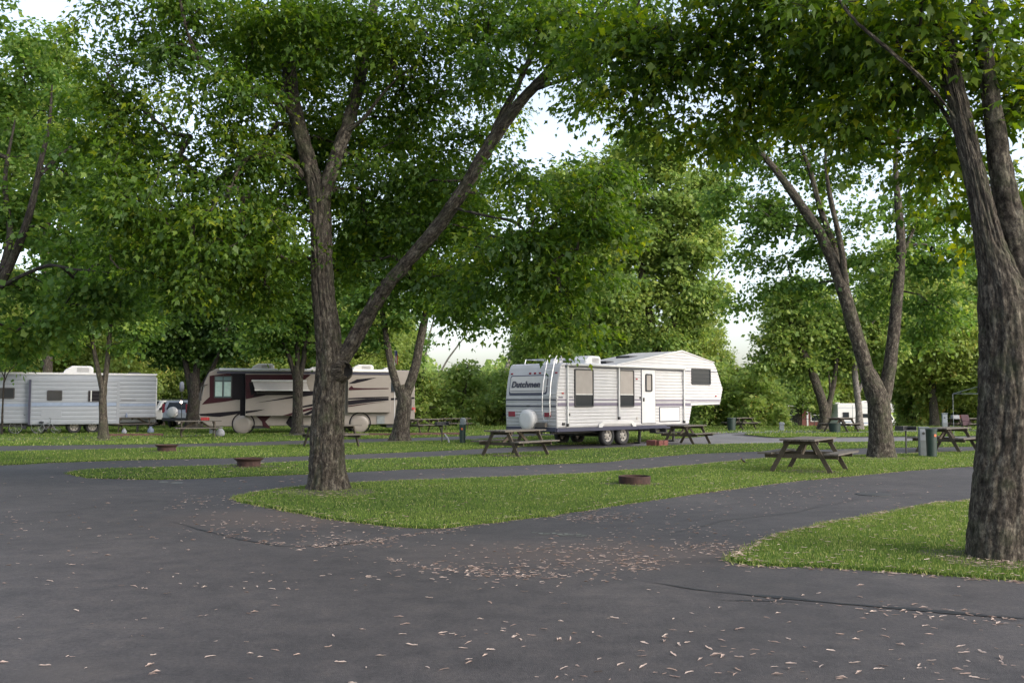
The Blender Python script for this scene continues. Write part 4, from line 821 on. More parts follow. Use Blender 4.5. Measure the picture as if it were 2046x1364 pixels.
# ================================================================== vehicles
class Wall:                                                       # a measured upright face: pixel -> (length along, height)
    def __init__(s, o, deg): s.o = Vector(o); s.d = Vector((math.cos(R(deg)), math.sin(R(deg)))); s.n = Vector((-s.d.y, s.d.x))
    def __call__(s, px, py, off=0.0):
        r = ray(px, py); o = Vector((s.o.x, s.o.y)) + s.n * off
        t = (o.x * s.n.x + o.y * s.n.y) / (r.x * s.n.x + r.y * s.n.y)
        p = Vector((r.x * t, r.y * t)); return ((p - o).dot(s.d), EYE + r.z * t - s.o.z)
def siding(name, xr, z0, z1, pitch, y, m, parent, depth=.014):
    """horizontal ribs; xr(z) gives the run of the wall at that height"""
    mb = MB(); z = z0
    while z < z1 - .02:
        za, zb = z, min(z + pitch, z1); a0, a1 = xr((za + zb) / 2)
        zs = [za + (zb - za) * q for q in (0, .18, .7, 1)]; ys = [y, y - depth, y - depth, y]
        b = len(mb.v)
        for q in range(4):
            e0, e1 = xr(zs[q]); mb.v += [(e0, ys[q], zs[q]), (e1, ys[q], zs[q])]
        mb.f += [(b + 2 * q, b + 2 * q + 1, b + 2 * q + 3, b + 2 * q + 2) for q in range(3)]; z += pitch
    return mb.build(name, m, parent, kind='stuff')
def wheel(parent, c, r, wd, rim=MT['beige'], face=-1):
    root = MB().lathe([(r * .62, -wd / 2), (r * .9, -wd / 2), (r, -wd * .36), (r, wd * .36), (r * .9, wd / 2), (r * .62, wd / 2), (r * .60, 0), (r * .62, -wd / 2)], 28, (0, 0, 0), Matrix.Rotation(R(90), 3, 'X')).build('wheel', MT['tyre'], parent, smooth=True)
    root.location = c; mb = MB(); mr = Matrix.Rotation(R(90), 3, 'X')
    mb.lathe([(r * .62, .01), (r * .60, wd * .36), (r * .52, wd * .30), (r * .50, wd * .12), (r * .24, wd * .16), (r * .20, wd * .34), (r * .0, wd * .36)], 24, (0, 0, 0), mr if face < 0 else Matrix.Rotation(R(-90), 3, 'X'))
    mb.build('rim', rim, root, smooth=True); h = MB()
    for i in range(6):
        a_ = 2 * math.pi * i / 6; x, z = r * .37 * math.cos(a_), r * .37 * math.sin(a_); yy = face * wd * .15
        h.cyl((x, yy, z), (x, yy + face * .02, z), r * .085, n=8)
    h.build('hole', MT['black'], root); return root
def framed_window(parent, x0, x1, z0, z1, y, split=None, glass=None, frame=None, rr=.06, upper=None, bars=0):
    fw = .05; fr = MB(); P, Q = rrect(x0, x1, z0, z1, rr), rrect(x0 + fw, x1 - fw, z0 + fw, z1 - fw, rr * .6); n = len(P)
    vs = [(p[0], y - .03, p[1]) for p in P] + [(p[0], y - .03, p[1]) for p in Q] + [(p[0], y + .02, p[1]) for p in P] + [(p[0], y + .0, p[1]) for p in Q]
    fs = []
    for i in range(n):
        j = (i + 1) % n; fs += [(i, j, n + j, n + i), (i, 2 * n + i, 2 * n + j, j), (n + i, n + j, 3 * n + j, 3 * n + i)]
    fr.add(vs, fs); root = fr.build('window', frame or MT['black'], parent)
    MB().prism(rrect(x0 + .02, x1 - .02, z0 + .02, z1 - .02, rr * .7), y - .006, y + .004).build('pane', glass or MT['glass'], root)
    if split:
        MB().b2(x0 + fw, x1 - fw, y - .022, y - .008, split - .015, split + .015).build('rail', MT['black'] if not upper else MT['chrome'], root)
        if upper: MB().b2(x0 + fw, x1 - fw, y - .012, y - .0065, split + .015, z1 - fw).build('blind', upper, root)
    for k in range(bars):
        z = z0 + (z1 - z0) * (k + 1) / (bars + 1); MB().b2(x0 + fw, x1 - fw, y - .016, y - .008, z - .008, z + .008).build('louvre', MT['steel'], root)
    return root
def lettering(txt, size, m, parent, loc, rot, shear=0.0, extr=.004, off=0.0, sx=1.0):
    cu = bpy.data.curves.new('lettering', 'FONT'); cu.body = txt; cu.size = size; cu.extrude = extr; cu.shear = shear; cu.offset = off; cu.align_x = 'CENTER'; cu.align_y = 'CENTER'; cu.space_character = 1.06
    tmp = bpy.data.objects.new('tmp', cu); COL.objects.link(tmp); me = bpy.data.meshes.new_from_object(tmp.evaluated_get(bpy.context.evaluated_depsgraph_get())); bpy.data.objects.remove(tmp)
    o = link('lettering', me, m, parent); o['kind'] = 'stuff'; o.location = loc; o.rotation_euler = rot; o.scale = (sx, 1, 1); return o
def aircon(parent, x, y, z, l=.9, wd=.7, h=.30, m=None):
    mb = MB(); mb.prism([(x, z), (x + l, z), (x + l, z + h * .75), (x + l * .9, z + h), (x + l * .3, z + h), (x + l * .08, z + h * .5)], y, y + wd)
    o = mb.build('air_conditioner', m or MT['white2'], parent, bevel=.05, seg=3)
    v = MB()
    for k in range(4): v.b2(x + l * .45, x + l * .85, y - .004, y + .01, z + h * (.25 + .14 * k), z + h * (.31 + .14 * k))
    v.build('grille', MT['steel'], o); return o

# ---------------- fifth-wheel trailer
o0 = (90 / FPX * 33.0, 33.0, 0.0); F = Wall(o0, 45)
rv = thing('fifth_wheel_trailer', o0, R(45), 'white ribbed fifth-wheel trailer with rear ladder and spare tyre, parked unhitched', 'trailer')
W_ = 2.5; ZB, ZR = .70, 2.97
prof = [(.0, ZB), (-.03, 1.2), (-.03, 1.75), (.04, 2.3), (.17, 2.82), (.24, 2.93), (.34, ZR), (3.35, ZR + .01), (7.45, 3.64), (9.75, 3.25), (9.95, 3.02), (10.42, 2.14), (10.2, 1.50), (8.15, 1.50), (7.90, ZB)]
body = MB().prism(prof, .012, W_).build('body', MT['white'], rv, bevel=.02)
def xr(z):
    xs = []
    n = len(prof)
    for i in range(n):
        (xa, za), (xb, zb) = prof[i], prof[(i + 1) % n]
        if (za - z) * (zb - z) <= 0 and abs(za - zb) > 1e-6: xs.append(xa + (xb - xa) * (z - za) / (zb - za))
    return (min(xs) + .012, max(xs) - .012) if xs else (0, 1)
siding('siding', xr, ZB + .02, 3.60, .118, .010, MT['white'], rv)
# rear wall ribs (facing -x)
mb = MB(); z = ZB + .06
def rx(z): return xr(z)[0] - .012
while z < 1.86:
    zs = [z, z + .02, z + .085, z + .105]; dd = [0, .012, .012, 0]; b_ = len(mb.v)
    for q in range(4): mb.v += [(rx(zs[q]) - .002 - dd[q], .05, zs[q]), (rx(zs[q]) - .002 - dd[q], W_ - .05, zs[q])]
    mb.f += [(b_ + 2 * q, b_ + 2 * q + 1, b_ + 2 * q + 3, b_ + 2 * q + 2) for q in range(3)]; z += .118
mb.build('rear_siding', MT['white'], rv, kind='stuff')
def run(p0, p1, y=-.006, t=.012, name='stripe', m=None):                 # flat stripe between two measured corners
    (x0, z1), (x1, z0) = F(*p0), F(*p1); return MB().b2(x0, x1, y - t / 2, y + t / 2, z0, z1).build(name, m or MT['stripe'], rv)
run((1114, 797), (1280, 799.5)); run((1310, 798), (1440, 800.5)); run((1114, 804.5), (1280, 810)); run((1310, 805.5), (1380, 810.5)); run((1362, 741.5), (1432, 743), m=MT['navy'])
run((1380, 801.5), (1438, 802.5)); run((1310, 801.5), (1366, 802.3))
MB().b2(-.02, 7.95, -.02, .03, ZB - .13, ZB).build('skirt_rail', MT['navy'], rv)
MB().b2(-.05, .03, .03, W_ - .03, ZB - .13, ZB + .02).build('rear_bumper', MT['navy'], rv, bevel=.01)
MB().prism([(8.15, 1.46), (10.2, 1.46), (10.2, 1.50), (8.15, 1.50)], .02, W_ - .02).build('nose_belly', MT['steel'], rv)
for (a_, b_, sp) in (((1146.9, 736), (1185, 812.5), 787.5), ((1235.5, 738), (1266.2, 812.5), 788)):
    (x0, z1), (x1, z0) = F(*a_), F(*b_); framed_window(rv, x0, x1, z0, z1, -.012, split=F(a_[0], sp)[1], upper=MT['blind'], bars=0)
(x0, z1), (x1, z0) = F(1381, 735.5), F(1419, 768.5); framed_window(rv, x0, x1, z0, z1, -.012, bars=3)
(x0, z1), (x1, z0) = F(1280.9, 737.5), F(1308.6, 844.5); dr = MB().b2(x0, x1, -.035, .0, z0, z1).build('door', MT['white2'], rv, bevel=.01)
for (p, q) in (((x0 - .02, z0 - .02), (x0, z1 + .02)), ((x1, z0 - .02), (x1 + .02, z1 + .02)), ((x0, z1), (x1, z1 + .02)), ((x0, z0 - .02), (x1, z0))): MB().b2(p[0], q[0], -.024, .004, p[1], q[1]).build('door_frame', MT['navy'], dr)
(a0, b1), (a1, b0) = F(1287.6, 746.5), F(1300.8, 782); framed_window(dr, a0, a1, b0, b1, -.045, glass=MT['blind'])
MB().b2(x0 + .06, x0 + .12, -.07, -.035, 1.62, 1.76).build('handle', MT['black'], dr)
MB().b2(x0 - .12, x0 - .02, -.03, -.01, 1.72, 1.80).build('latch_plate', MT['steel'], rv)
(x0, z1), (x1, z0) = F(1316.8, 812.8), F(1358, 841.6); MB().b2(x0, x1, -.014, .0, z0, z1).build('hatch_frame', MT['navy'], rv); MB().b2(x0 + .04, x1 - .04, -.022, -.014, z0 + .035, z1 - .035).build('hatch', MT['white2'], rv, bevel=.004)
# awning roll and arms
xa, za = F(1129, 729.5); xb, zb = F(1364, 733.5); MB().cyl((xa, -.10, 2.91), (xb, -.10, 2.94), .055, n=14).build('awning_roll', MT['white2'], rv, smooth=True)
MB().b2(xa, xb, -.05, -.012, 2.83, 2.85).build('awning_rail', MT['navy'], rv)
for px_, zl in ((1131.5, .80), (1234.2, 1.00), (1364, .80)):
    x = F(px_, 780)[0]; ar = MB().b2(x - .025, x + .025, -.09, -.04, zl, 2.9).build('awning_arm', MT['white2'], rv)
    MB().b2(x - .035, x + .035, -.10, -.03, zl - .05, zl + .05).build('arm_foot', MT['black'], ar)
# roof gear
rr_ = lambda x: ZR + .01 if x < 3.35 else ZR + .01 + (x - 3.35) * .154
aircon(rv, 2.35, .75, rr_(2.4), .95, .7, .34); aircon(rv, 1.2, 1.3, rr_(1.2), .5, .5, .2)
MB().b2(3.9, 4.4, 1.0, 1.5, rr_(4.0) - .05, rr_(4.2) + .06).build('roof_vent', MT['black'], rv, bevel=.03); MB().b2(5.6, 6.3, 1.2, 1.9, rr_(5.7) - .06, rr_(6.0) + .05).build('roof_vent', MT['black'], rv, bevel=.03)
mb = MB()
for y in (.35, 1.9): mb.tube([(.35, y, ZR), (.4, y, ZR + .16), (1.9, y, ZR + .16), (1.95, y, ZR)], .016, 6)
for x in (.45, .95, 1.45, 1.85): mb.cyl((x, .35, ZR + .16), (x, 1.9, ZR + .16), .014, n=6)
mb.build('roof_rack', MT['chrome'], rv)
MB().prism([(3.3, ZR), (7.45, 3.63), (9.8, 3.235), (9.8, 3.255), (7.45, 3.675), (3.3, ZR + .03)], -.03, .012).build('roof_edge', MT['white2'], rv)
# rear wall: panel with name, lamps, ladder, spare tyre
B_ = Wall(o0, 135)                                                # along the rear wall, away from the near corner
pb = lambda px_, py_: B_(px_, py_)
(y0, z1), (y1, z0) = pb(1092, 750), pb(1017, 788); y0, y1 = min(y0, y1), max(y0, y1)
def rear_panel(name, q0, q1, za, zb, thick, m, parent=rv, rr=.08):
    mb = MB(); P = rrect(q0, q1, za, zb, rr); n = len(P)
    vs = [(rx(z) - .002, y, z) for y, z in P] + [(rx(z) - thick, y, z) for y, z in P]
    mb.add(vs, [tuple(range(n)), tuple(range(2 * n - 1, n - 1, -1))] + [(i, (i + 1) % n, n + (i + 1) % n, n + i) for i in range(n)]); return mb.build(name, m, parent)
y1 = min(y1, W_ - .18)
pf = rear_panel('name_panel', y0 - .02, y1 + .02, z0 - .03, z1 + .03, .02, MT['navy']); rear_panel('panel_face', y0 + .015, y1 - .015, z0 + .06, z1 - .005, .028, MT['panel'], pf)
MB().b2(rx(z0 + .1) - .034, rx(z0 + .1) - .022, y0 + .05, y1 - .05, z0 + .12, z0 + .135).build('panel_line', MT['navy'], pf)
zc = (z0 + z1) / 2 + .02; sl = math.atan2(rx(z1) - rx(z0), z1 - z0)
lettering('Dutchmen', .31, MT['navy'], pf, (rx(zc) - .04, (y0 + y1) / 2 + .12, zc), (math.pi / 2 - sl * 0, 0, -math.pi / 2), .28, .006, .008, 1.02)
for (pa, pb_) in ((797.5, 799.8), (810.5, 813)):
    za, zb = pb(1100, pb_)[1], pb(1100, pa)[1]; mb = MB(); mb.b2(-.052, -.02, .02, W_ - .02, za, zb); mb.build('rear_stripe', MT['navy'], rv)
for yy in (.14, .92, 1.16, 1.40, 2.32): MB().b2(rx(2.62) - .03, rx(2.62) + .03, yy - .05, yy + .05, 2.59, 2.65).build('clearance_light', MT['red'], rv, bevel=.01)
for (u0, u1) in ((.26, .56), (2.02, 2.34)): MB().b2(-.065, -.01, u0, u1, 1.08, 1.26).build('tail_light', MT['red'], rv, bevel=.01)
MB().b2(-.07, -.02, 1.28, 1.42, 1.44, 1.48).build('plate_light', MT['black'], rv)
m90 = Matrix.Rotation(R(-90), 3, 'Y'); sp = MB().lathe([(0, .24), (.22, .245), (.33, .23), (.37, .18), (.38, .05), (.36, -.02)], 36, (-.04, 1.27, .97), m90).build('spare_tyre_cover', MT['white2'], rv, smooth=True)
mb = MB(); l0, l1 = .20, .56
for yy in (l0, l1):
    pts = [(-.16, yy, 1.15), (-.16, yy, 1.75), (-.10, yy, 2.3), (.04, yy, 2.85), (.12, yy, 3.12), (.28, yy, 3.26), (.44, yy, 3.20), (.5, yy, 2.98)]; mb.tube(pts, .018, 8)
mb.tube([(-.16, l0, 1.15), (-.14, l0 + .08, .95), (-.14, l1 - .08, .95), (-.16, l1, 1.15)], .016, 8)
ld = mb.build('ladder', MT['chrome'], rv)
for z in (1.25, 1.55, 1.85, 2.15, 2.45, 2.72): MB().bar((-.16 + max(0, z - 1.75) * .16, l0, z), (-.16 + max(0, z - 1.75) * .16, l1, z), .04, .022).build('rung', MT['chrome'], ld)
for z in (1.3, 1.9, 2.5): MB().cyl((-.16 + max(0, z - 1.75) * .16, l0, z), (rx(z), l0, z), .012, n=6).build('bracket', MT['chrome'], ld); 
# running gear
for x in (2.85, 3.74): wheel(rv, (x, .16, .36), .365, .22); wheel(rv, (x, W_ - .16, .36), .365, .22, face=1)
(x0, z1), (x1, z0) = F(1211, 838), F(1265, 846); sk = [(2.2, ZB - .02), (2.2, ZB + .10), (2.42, ZB + .20), (4.15, ZB + .20), (4.38, ZB + .10), (4.38, ZB - .02), (4.2, ZB - .02), (4.08, ZB + .10), (2.5, ZB + .10), (2.38, ZB - .02)]
MB().prism(sk, -.05, .0).build('fender_skirt', MT['white2'], rv)
MB().b2(2.4, 4.2, .03, .05, ZB - .1, ZB + .08).build('wheel_well', MT['black'], rv)
mb = MB(); mb.b2(.2, 7.6, .45, .53, .48, .60); mb.b2(.2, 7.6, W_ - .53, W_ - .45, .48, .60); mb.b2(1.9, 4.6, .9, 1.6, .42, .58)
mb.build('chassis_rail', MT['steel'], rv); MB().cyl((2.85, .1, .36), (2.85, W_ - .1, .36), .04).build('axle', MT['steel'], rv); MB().cyl((3.74, .1, .36), (3.74, W_ - .1, .36), .04).build('axle', MT['steel'], rv)
for (x, y) in ((5.1, .35), (7.4, .4), (7.4, 2.1), (5.1, 2.2)): mb = MB(); mb.b2(x - .04, x + .04, y - .04, y + .04, .05, .7); mb.b2(x - .16, x + .16, y - .14, y + .14, .005, .06); mb.build('stabilizer_jack', MT['steel'], rv)
mb = MB(); mb.b2(5.4, 6.1, -.22, .1, .40, .43); mb.b2(5.4, 5.44, -.2, .1, .43, .58); mb.b2(6.06, 6.1, -.2, .1, .43, .58); mb.build('entry_step', MT['steel'], rv)
mb = MB(); mb.prism([(8.5, 1.46), (9.2, 1.46), (9.1, 1.0), (8.85, .85), (8.7, 1.1)], 1.0, 1.5); mb.build('king_pin', MT['black'], rv)
for p in ((1123.8, 785.5), (1271.5, 757), (1430, 791)): x, z = F(*p); MB().b2(x - .05, x + .05, -.035, -.004, z - .025, z + .03).build('marker_light', MT['brightred'], rv, bevel=.008)
x, z = F(1274, 821); x, z = F(1137, 828); MB().cyl((x, -.02, z), (x, .0, z), .05, n=14).build('filler_cap', MT['steel'], rv)
x, z = F(1125, 847); MB().b2(x - .05, x + .05, -.05, .0, z - .04, z + .05).build('outlet_box', MT['black'], rv)
x, z = F(1337, 728); 
x, z = F(1273, 835.5); MB().b2(x - .06, x + .04, -.02, .0, z - .05, z + .05).build('badge', MT['beige'], rv)
for p, q in (((1116, 791), (1125, 795)), ((1135, 791), (1145, 794))):
    (x0, z1), (x1, z0) = F(*p), F(*q); mb = MB(); n = 5
    for i in range(n): u = x0 + (x1 - x0) * i / n; mb.b2(u, u + (x1 - x0) / n * .55, -.012, -.004, z0, z0 + (z1 - z0) * random.uniform(.6, 1))
    mb.build('badge', MT['stripe'], rv)
# things by the fifth-wheel
o = MB(); o.b2(-.22, .22, -.06, .06, 0, .16); p = Vector(o0) + Matrix.Rotation(R(45), 3, 'Z') @ Vector((-.13, .62, ZB + .02)); q = o.build('wood_block', MT['wood2'], bevel=.01); q.location = p; q.rotation_euler = (0, 0, R(135)); tag(q, 'small wooden block resting on the rear bumper below the ladder of the fifth-wheel trailer', 'wood block')
th = thing('brick_fire_box', G(1313, 891), R(40), 'low square fire box of reddish blocks on the ground under the fifth-wheel trailer', 'fire pit')
for lv in range(2):
    for (x, y, r) in ((-.27, .0, 90), (.27, 0, 90), (-.1, .27, 0), (.14, .27, 0), (-.14, -.27, 0), (.12, -.27, 0)):
        bk = MB().box((0, 0, 0), (.24 if r == 0 else .40, .11, .10)).build('brick', MT['brick'], th, bevel=.008); bk.location = (x, y, .055 + .108 * lv); bk.rotation_euler = (0, 0, R(r + random.uniform(-3, 3)))

# ---------------- white travel trailer on the left
sx = XY(-150, 45.4); TA = 27.0; o1 = (sx.x, sx.y, 0); F2 = Wall(o1, TA)
tt = thing('travel_trailer', o1, R(TA), 'long white travel trailer with slide-out room and roof air conditioner at the left edge', 'trailer')
xe = F2(312, 800)[0]; zt, zb = 3.02, .52
MB().prism([(.1, zb), (-.1, 1.2), (.1, zt - .2), (.3, zt), (xe - .15, zt), (xe, zt - .15), (xe, zb)], .012, 2.45).build('body', MT['greyw'], tt, bevel=.03)
siding('siding', lambda z: (.1, xe - .02), zb + .03, zt - .12, .21, .010, MT['greyw'], tt, .012)
MB().b2(-.05, xe + .02, -.02, .05, zt - .06, zt + .035).build('roof_edge', MT['white2'], tt, bevel=.01)
s0 = F2(57, 800)[0]; s1 = F2(238, 800)[0]; sz1 = F2(57, 758)[1]; sz0 = F2(150, 847)[1]
so = MB().b2(s0, s1, -.30, .0, sz0, sz1).build('slide_out', MT['greyw'], tt, bevel=.01)
siding('slide_siding', lambda z: (s0 + .12, s1 - .14), sz0 + .03, sz1 - .12, .21, -.302, MT['greyw'], so, .012)
MB().b2(s0 + .0, s0 + .10, -.325, -.305, sz0, sz1).build('corner_trim', MT['navy'], so); MB().b2(s1 - .13, s1, -.325, -.305, sz0, sz1).build('corner_trim', MT['greyw'], so); MB().b2(s0 + .11, s1 - .14, -.325, -.305, sz1 - .1, sz1).build('top_trim', MT['greyw'], so)
FS = Wall(Vector(o1) + Vector((math.sin(R(TA)), -math.cos(R(TA)), 0)) * .3, TA)
for p, q in (((94, 779.5), (124, 800)),): (x0, z1), (x1, z0) = FS(*p), FS(*q); framed_window(so, x0, x1, z0, z1, -.320, rr=.05)
(x0, z1), (x1, z0) = FS(176, 780), FS(212, 802); framed_window(so, x0, x1, z0, z1, -.320, rr=.04, bars=2, glass=MT['blackpaint'])
MB().b2(x0 + .12, x0 + .17, -.36, -.32, z0, z1).build('window_post', MT['white2'], so)
(x0, z1), (x1, z0) = F2(-6, 774), F2(29, 796); framed_window(tt, x0, x1, z0, z1, -.016, rr=.05)
z1, z0 = FS(140, 804)[1], FS(140, 811)[1]; MB().b2(s0 + .13, s1 - .15, -.324, -.306, z0, z1).build('stripe', MT['bluestripe'], so)
z1, z0 = F2(270, 806)[1], F2(270, 811)[1]; MB().b2(s1 + .02, xe - .02, -.014, .004, z0, z1).build('stripe', MT['bluestripe'], tt); MB().b2(.15, s0 - .02, -.014, .004, z0, z1).build('stripe', MT['bluestripe'], tt)
MB().b2(s1 + .1, xe - 1.0, -.012, .004, z1 + .16, z1 + .18).build('thin_stripe', MT['maroon'], tt)
(x0, z1), (x1, z0) = FS(82, 820), FS(123, 834); MB().prism(rrect(x0, x1, z0, z1, .06), -.322, -.304).build('hatch', MT['greyw'], so, bevel=.004)
aircon(tt, F2(126, 745)[0], .6, zt + .01, 1.45, .8, .40); MB().b2(xe - 1.3, xe - .7, .7, 1.3, zt, zt + .12).build('roof_vent', MT['steel'], tt, bevel=.03)
MB().b2(xe - .02, xe + .04, .02, .12, 1.0, zt - .2).build('corner_trim', MT['white2'], tt)
for px_ in (148, 185): x = F2(px_, 858)[0]; wheel(tt, (x, .12, .33), .34, .2); wheel(tt, (x, 2.3, .33), .34, .2, face=1); MB().prism([(x - .55, .52), (x - .34, .78), (x + .34, .78), (x + .55, .52)], -.035, -.004).build('wheel_arch', MT['black'], tt)
mb = MB(); mb.b2(.3, xe - .2, .3, .4, .36, .50); mb.b2(.3, xe - .2, 2.0, 2.1, .36, .50); mb.build('chassis_rail', MT['steel'], tt)
for x in (1.2, 3.2, xe - .9): MB().b2(x, x + .1, .3, .4, .0, .4).build('stabilizer_jack', MT['steel'], tt)

# ---------------- tan motorhome
o2 = XY(400, 47.2); o2.z = 0; MA = 16.0; F3 = Wall(o2, MA)
mh = thing('motorhome', o2, R(MA), 'large tan motorhome with maroon and black swooshes and fabric wheel covers', 'motorhome')
ML = F3(829, 800)[0]; HT = 3.24
MB().prism([(.15, .45), (-.02, .9), (.02, 1.5), (.22, 2.6), (.42, 3.05), (.75, HT), (ML - .25, HT), (ML, HT - .2), (ML, .55), (ML - .4, .42), (.6, .36)], .012, 2.5).build('body', MT['tan'], mh, bevel=.04, seg=3)
def C3(zx, zy): return F3(380 + zx / 4.2625, 680 + zy / 4.2625)          # measured on the enlarged side
def decal(pts, m, y=-.004, t=.010, parent=mh, name='swoosh'): return MB().prism([C3(*p) for p in pts], y - t / 2, y + t / 2).build(name, m, parent)
decal([(165, 300), (470, 262), (470, 490), (300, 520), (100, 545), (120, 520), (165, 480)], MT['maroon'], name='cab_band')
decal([(345, 270), (470, 262), (470, 500), (410, 505), (345, 500)], MT['blackpaint'], -.012, name='cab_black')
framed_window(mh, *(lambda a, b: (a[0], b[0], b[1], a[1]))(C3(205, 300), C3(355, 490)), -.02, glass=MT['windshield'], rr=.05)
x0, z1 = C3(205, 345); x1, z0 = C3(352, 482)
for k in range(2):
    xa = x0 + .06 + k * (x1 - x0) * .5; xb = xa + (x1 - x0) * .5 - .1; cu = MB(); n = 10
    pts = [(xa + (xb - xa) * i / n, -.030 - .012 * (i % 2)) for i in range(n + 1)]
    cu.add([(u, v, z) for z in (z0 + .05, z1 - .04) for u, v in pts], [(i, i + 1, n + 2 + i, n + 1 + i) for i in range(n)]); cu.build('curtain', MT['curtain'], mh)
MB().b2((x0 + x1) / 2 - .02, (x0 + x1) / 2 + .02, -.05, -.02, z0, z1 + .3).build('window_bar', MT['black'], mh); MB().b2(x0, x1, -.05, -.02, z1, z1 + .03).build('window_bar', MT['black'], mh)
# windscreen across the front
mb = MB(); zs = [(1.62, .055), (2.1, .13), (2.6, .22), (2.98, .37)]; mb.add([(dx - .02, y, z) for z, dx in zs for y in (.10, 2.40)], [(2 * i, 2 * i + 1, 2 * i + 3, 2 * i + 2) for i in range(3)]); mb.build('windscreen', MT['windshield'], mh)
MB().b2(-.06, .02, .2, 2.3, .5, .72).build('front_bumper', MT['tan'], mh, bevel=.03); MB().b2(-.03, .03, .6, 1.9, .95, 1.3).build('front_grille', MT['black'], mh, bevel=.02)
mi = MB(); mi.tube([(.35, -.0, 2.45), (.10, -.25, 2.35), (.05, -.3, 2.05)], .025, 6); mi.b2(-.02, .10, -.38, -.22, 1.65, 2.05); mi.build('mirror', MT['black'], mh)
MB().cyl((.9, -.10, HT - .05), (ML - 1.2, -.10, HT - .05), .075, n=14).build('awning_roll', MT['white2'], mh, smooth=True); MB().b2(.8, ML - 1.1, -.06, .0, HT - .24, HT - .14).build('awning_rail', MT['navy'], mh)
# slide-out room with open window awning
a0, a1 = C3(468, 640)[0], C3(1075, 640)[0]; zA, zB_ = C3(700, 640)[1], C3(600, 285)[1]
so = MB().b2(a0, a1, -.42, .0, zA, zB_).build('slide_out', MT['tan'], mh, bevel=.015)
o2s = Vector(o2) + Vector((math.sin(R(MA)), -math.cos(R(MA)), 0)) * .42; F3s = Wall(o2s, MA)
def C3s(zx, zy): return F3s(380 + zx / 4.2625, 680 + zy / 4.2625)
def decs(pts, m, y=-.424, name='swoosh'): return MB().prism([C3s(*p) for p in pts], y - .005, y + .005).build(name, m, so)
decs([(472, 290), (1030, 290), (960, 345), (840, 440), (700, 455), (472, 500)], MT['maroon'], name='slide_band')
decs([(500, 360), (545, 345), (560, 440), (520, 470)], MT['blackpaint'], -.430); decs([(560, 440), (1060, 430), (1060, 452), (900, 462), (640, 465), (530, 480)], MT['blackpaint'], -.430)
decs([(550, 532), (760, 495), (1065, 438), (1065, 462), (800, 500)], MT['blackpaint'], -.436); decs([(472, 600), (640, 585), (560, 605), (472, 620)], MT['blackpaint'], -.430)
decs([(790, 638), (900, 605), (1065, 560), (1065, 580), (960, 610), (850, 638)], MT['maroon'], -.430); decs([(950, 560), (1065, 535), (1065, 555), (960, 572)], MT['blackpaint'], -.430); decs([(955, 632), (1065, 578), (1065, 605), (1000, 635)], MT['blackpaint'], -.436)
wx0, wz1 = C3s(540, 350); wx1, wz0 = C3s(985, 470); framed_window(so, wx0 + .15, wx1 - .25, wz0 + .1, wz1, -.425, rr=.05)
aw = MB(); aw.add([(wx0 - .05, -.45, wz1 + .02), (wx1, -.45, wz1 + .02), (wx1 + .12, -1.0, wz0 + .28), (wx0 + .08, -1.0, wz0 + .28), (wx0 - .05, -.44, wz1 - .0), (wx1, -.44, wz1 - .0), (wx1 + .12, -.99, wz0 + .25), (wx0 + .08, -.99, wz0 + .25)], [(0, 1, 2, 3), (4, 7, 6, 5), (0, 3, 7, 4), (1, 5, 6, 2), (3, 2, 6, 7), (0, 4, 5, 1)]); aw.build('window_awning', MT['beige'], so)
MB().cyl((wx0 - .1, -.47, wz1 + .04), (wx1 + .02, -.47, wz1 + .04), .05, n=12).build('awning_roll', MT['white2'], so); MB().cyl((wx0 + .05, -1.0, wz0 + .26), (wx1 + .15, -1.0, wz0 + .26), .022, n=8).build('awning_bar', MT['white2'], so)
for x in (wx0 + .06, wx1 + .06): MB().bar((x, -.98, wz0 + .27), (x, -.45, wz0 + .32), .025, .02).build('awning_arm', MT['chrome'], so)
# second slide-out and rear graphics
a0, a1 = C3(1335, 640)[0], C3(1700, 640)[0]; s2 = MB().b2(a0, a1, -.30, .0, C3(1500, 612)[1], C3(1500, 300)[1]).build('slide_out', MT['tan'], mh, bevel=.015)
o2r = Vector(o2) + Vector((math.sin(R(MA)), -math.cos(R(MA)), 0)) * .30; F3r = Wall(o2r, MA)
def decr(pts, m, k=0): return MB().prism([F3r(380 + p[0] / 4.2625, 680 + p[1] / 4.2625) for p in pts], -.312 - k * .006, -.302 - k * .006).build('swoosh', m, s2)
decr([(1345, 368), (1420, 330), (1590, 315), (1500, 342), (1400, 366)], MT['blackpaint']); decr([(1350, 405), (1375, 385), (1390, 402), (1470, 405), (1690, 405), (1690, 412), (1470, 418), (1350, 424)], MT['maroon'], 1)
decr([(1345, 490), (1500, 482), (1690, 478), (1690, 486), (1500, 496), (1345, 502)], MT['blackpaint']); decr([(1345, 512), (1500, 497), (1690, 489), (1690, 509), (1500, 529), (1345, 550)], MT['blackpaint'], 1); decr([(1345, 556), (1500, 535), (1690, 518), (1500, 541), (1345, 566)], MT['maroon'], 2)
decal([(1705, 490), (1910, 482), (1910, 496), (1705, 508)], MT['blackpaint']); framed_window(mh, *(lambda a, b: (a[0], b[0], b[1], a[1]))(C3(1690, 350), C3(1760, 440)), -.02, rr=.06)
decal([(70, 625), (250, 612), (425, 598), (425, 622), (250, 650), (90, 640)], MT['blackpaint']); decal([(560, 640), (690, 640), (640, 690), (690, 752), (620, 730), (610, 690)], MT['maroon'], -.010); decal([(815, 700), (850, 640), (900, 642), (900, 750), (850, 740)], MT['blackpaint'], -.010)
decal([(425, 490), (470, 485), (470, 640), (425, 645)], MT['blackpaint'], -.012, name='cab_post')
(x0, z1), (x1, z0) = C3(1590, 640), C3(1655, 708); gr = MB().b2(x0, x1, -.02, .0, z0, z1).build('vent_panel', MT['pedestal'], mh)
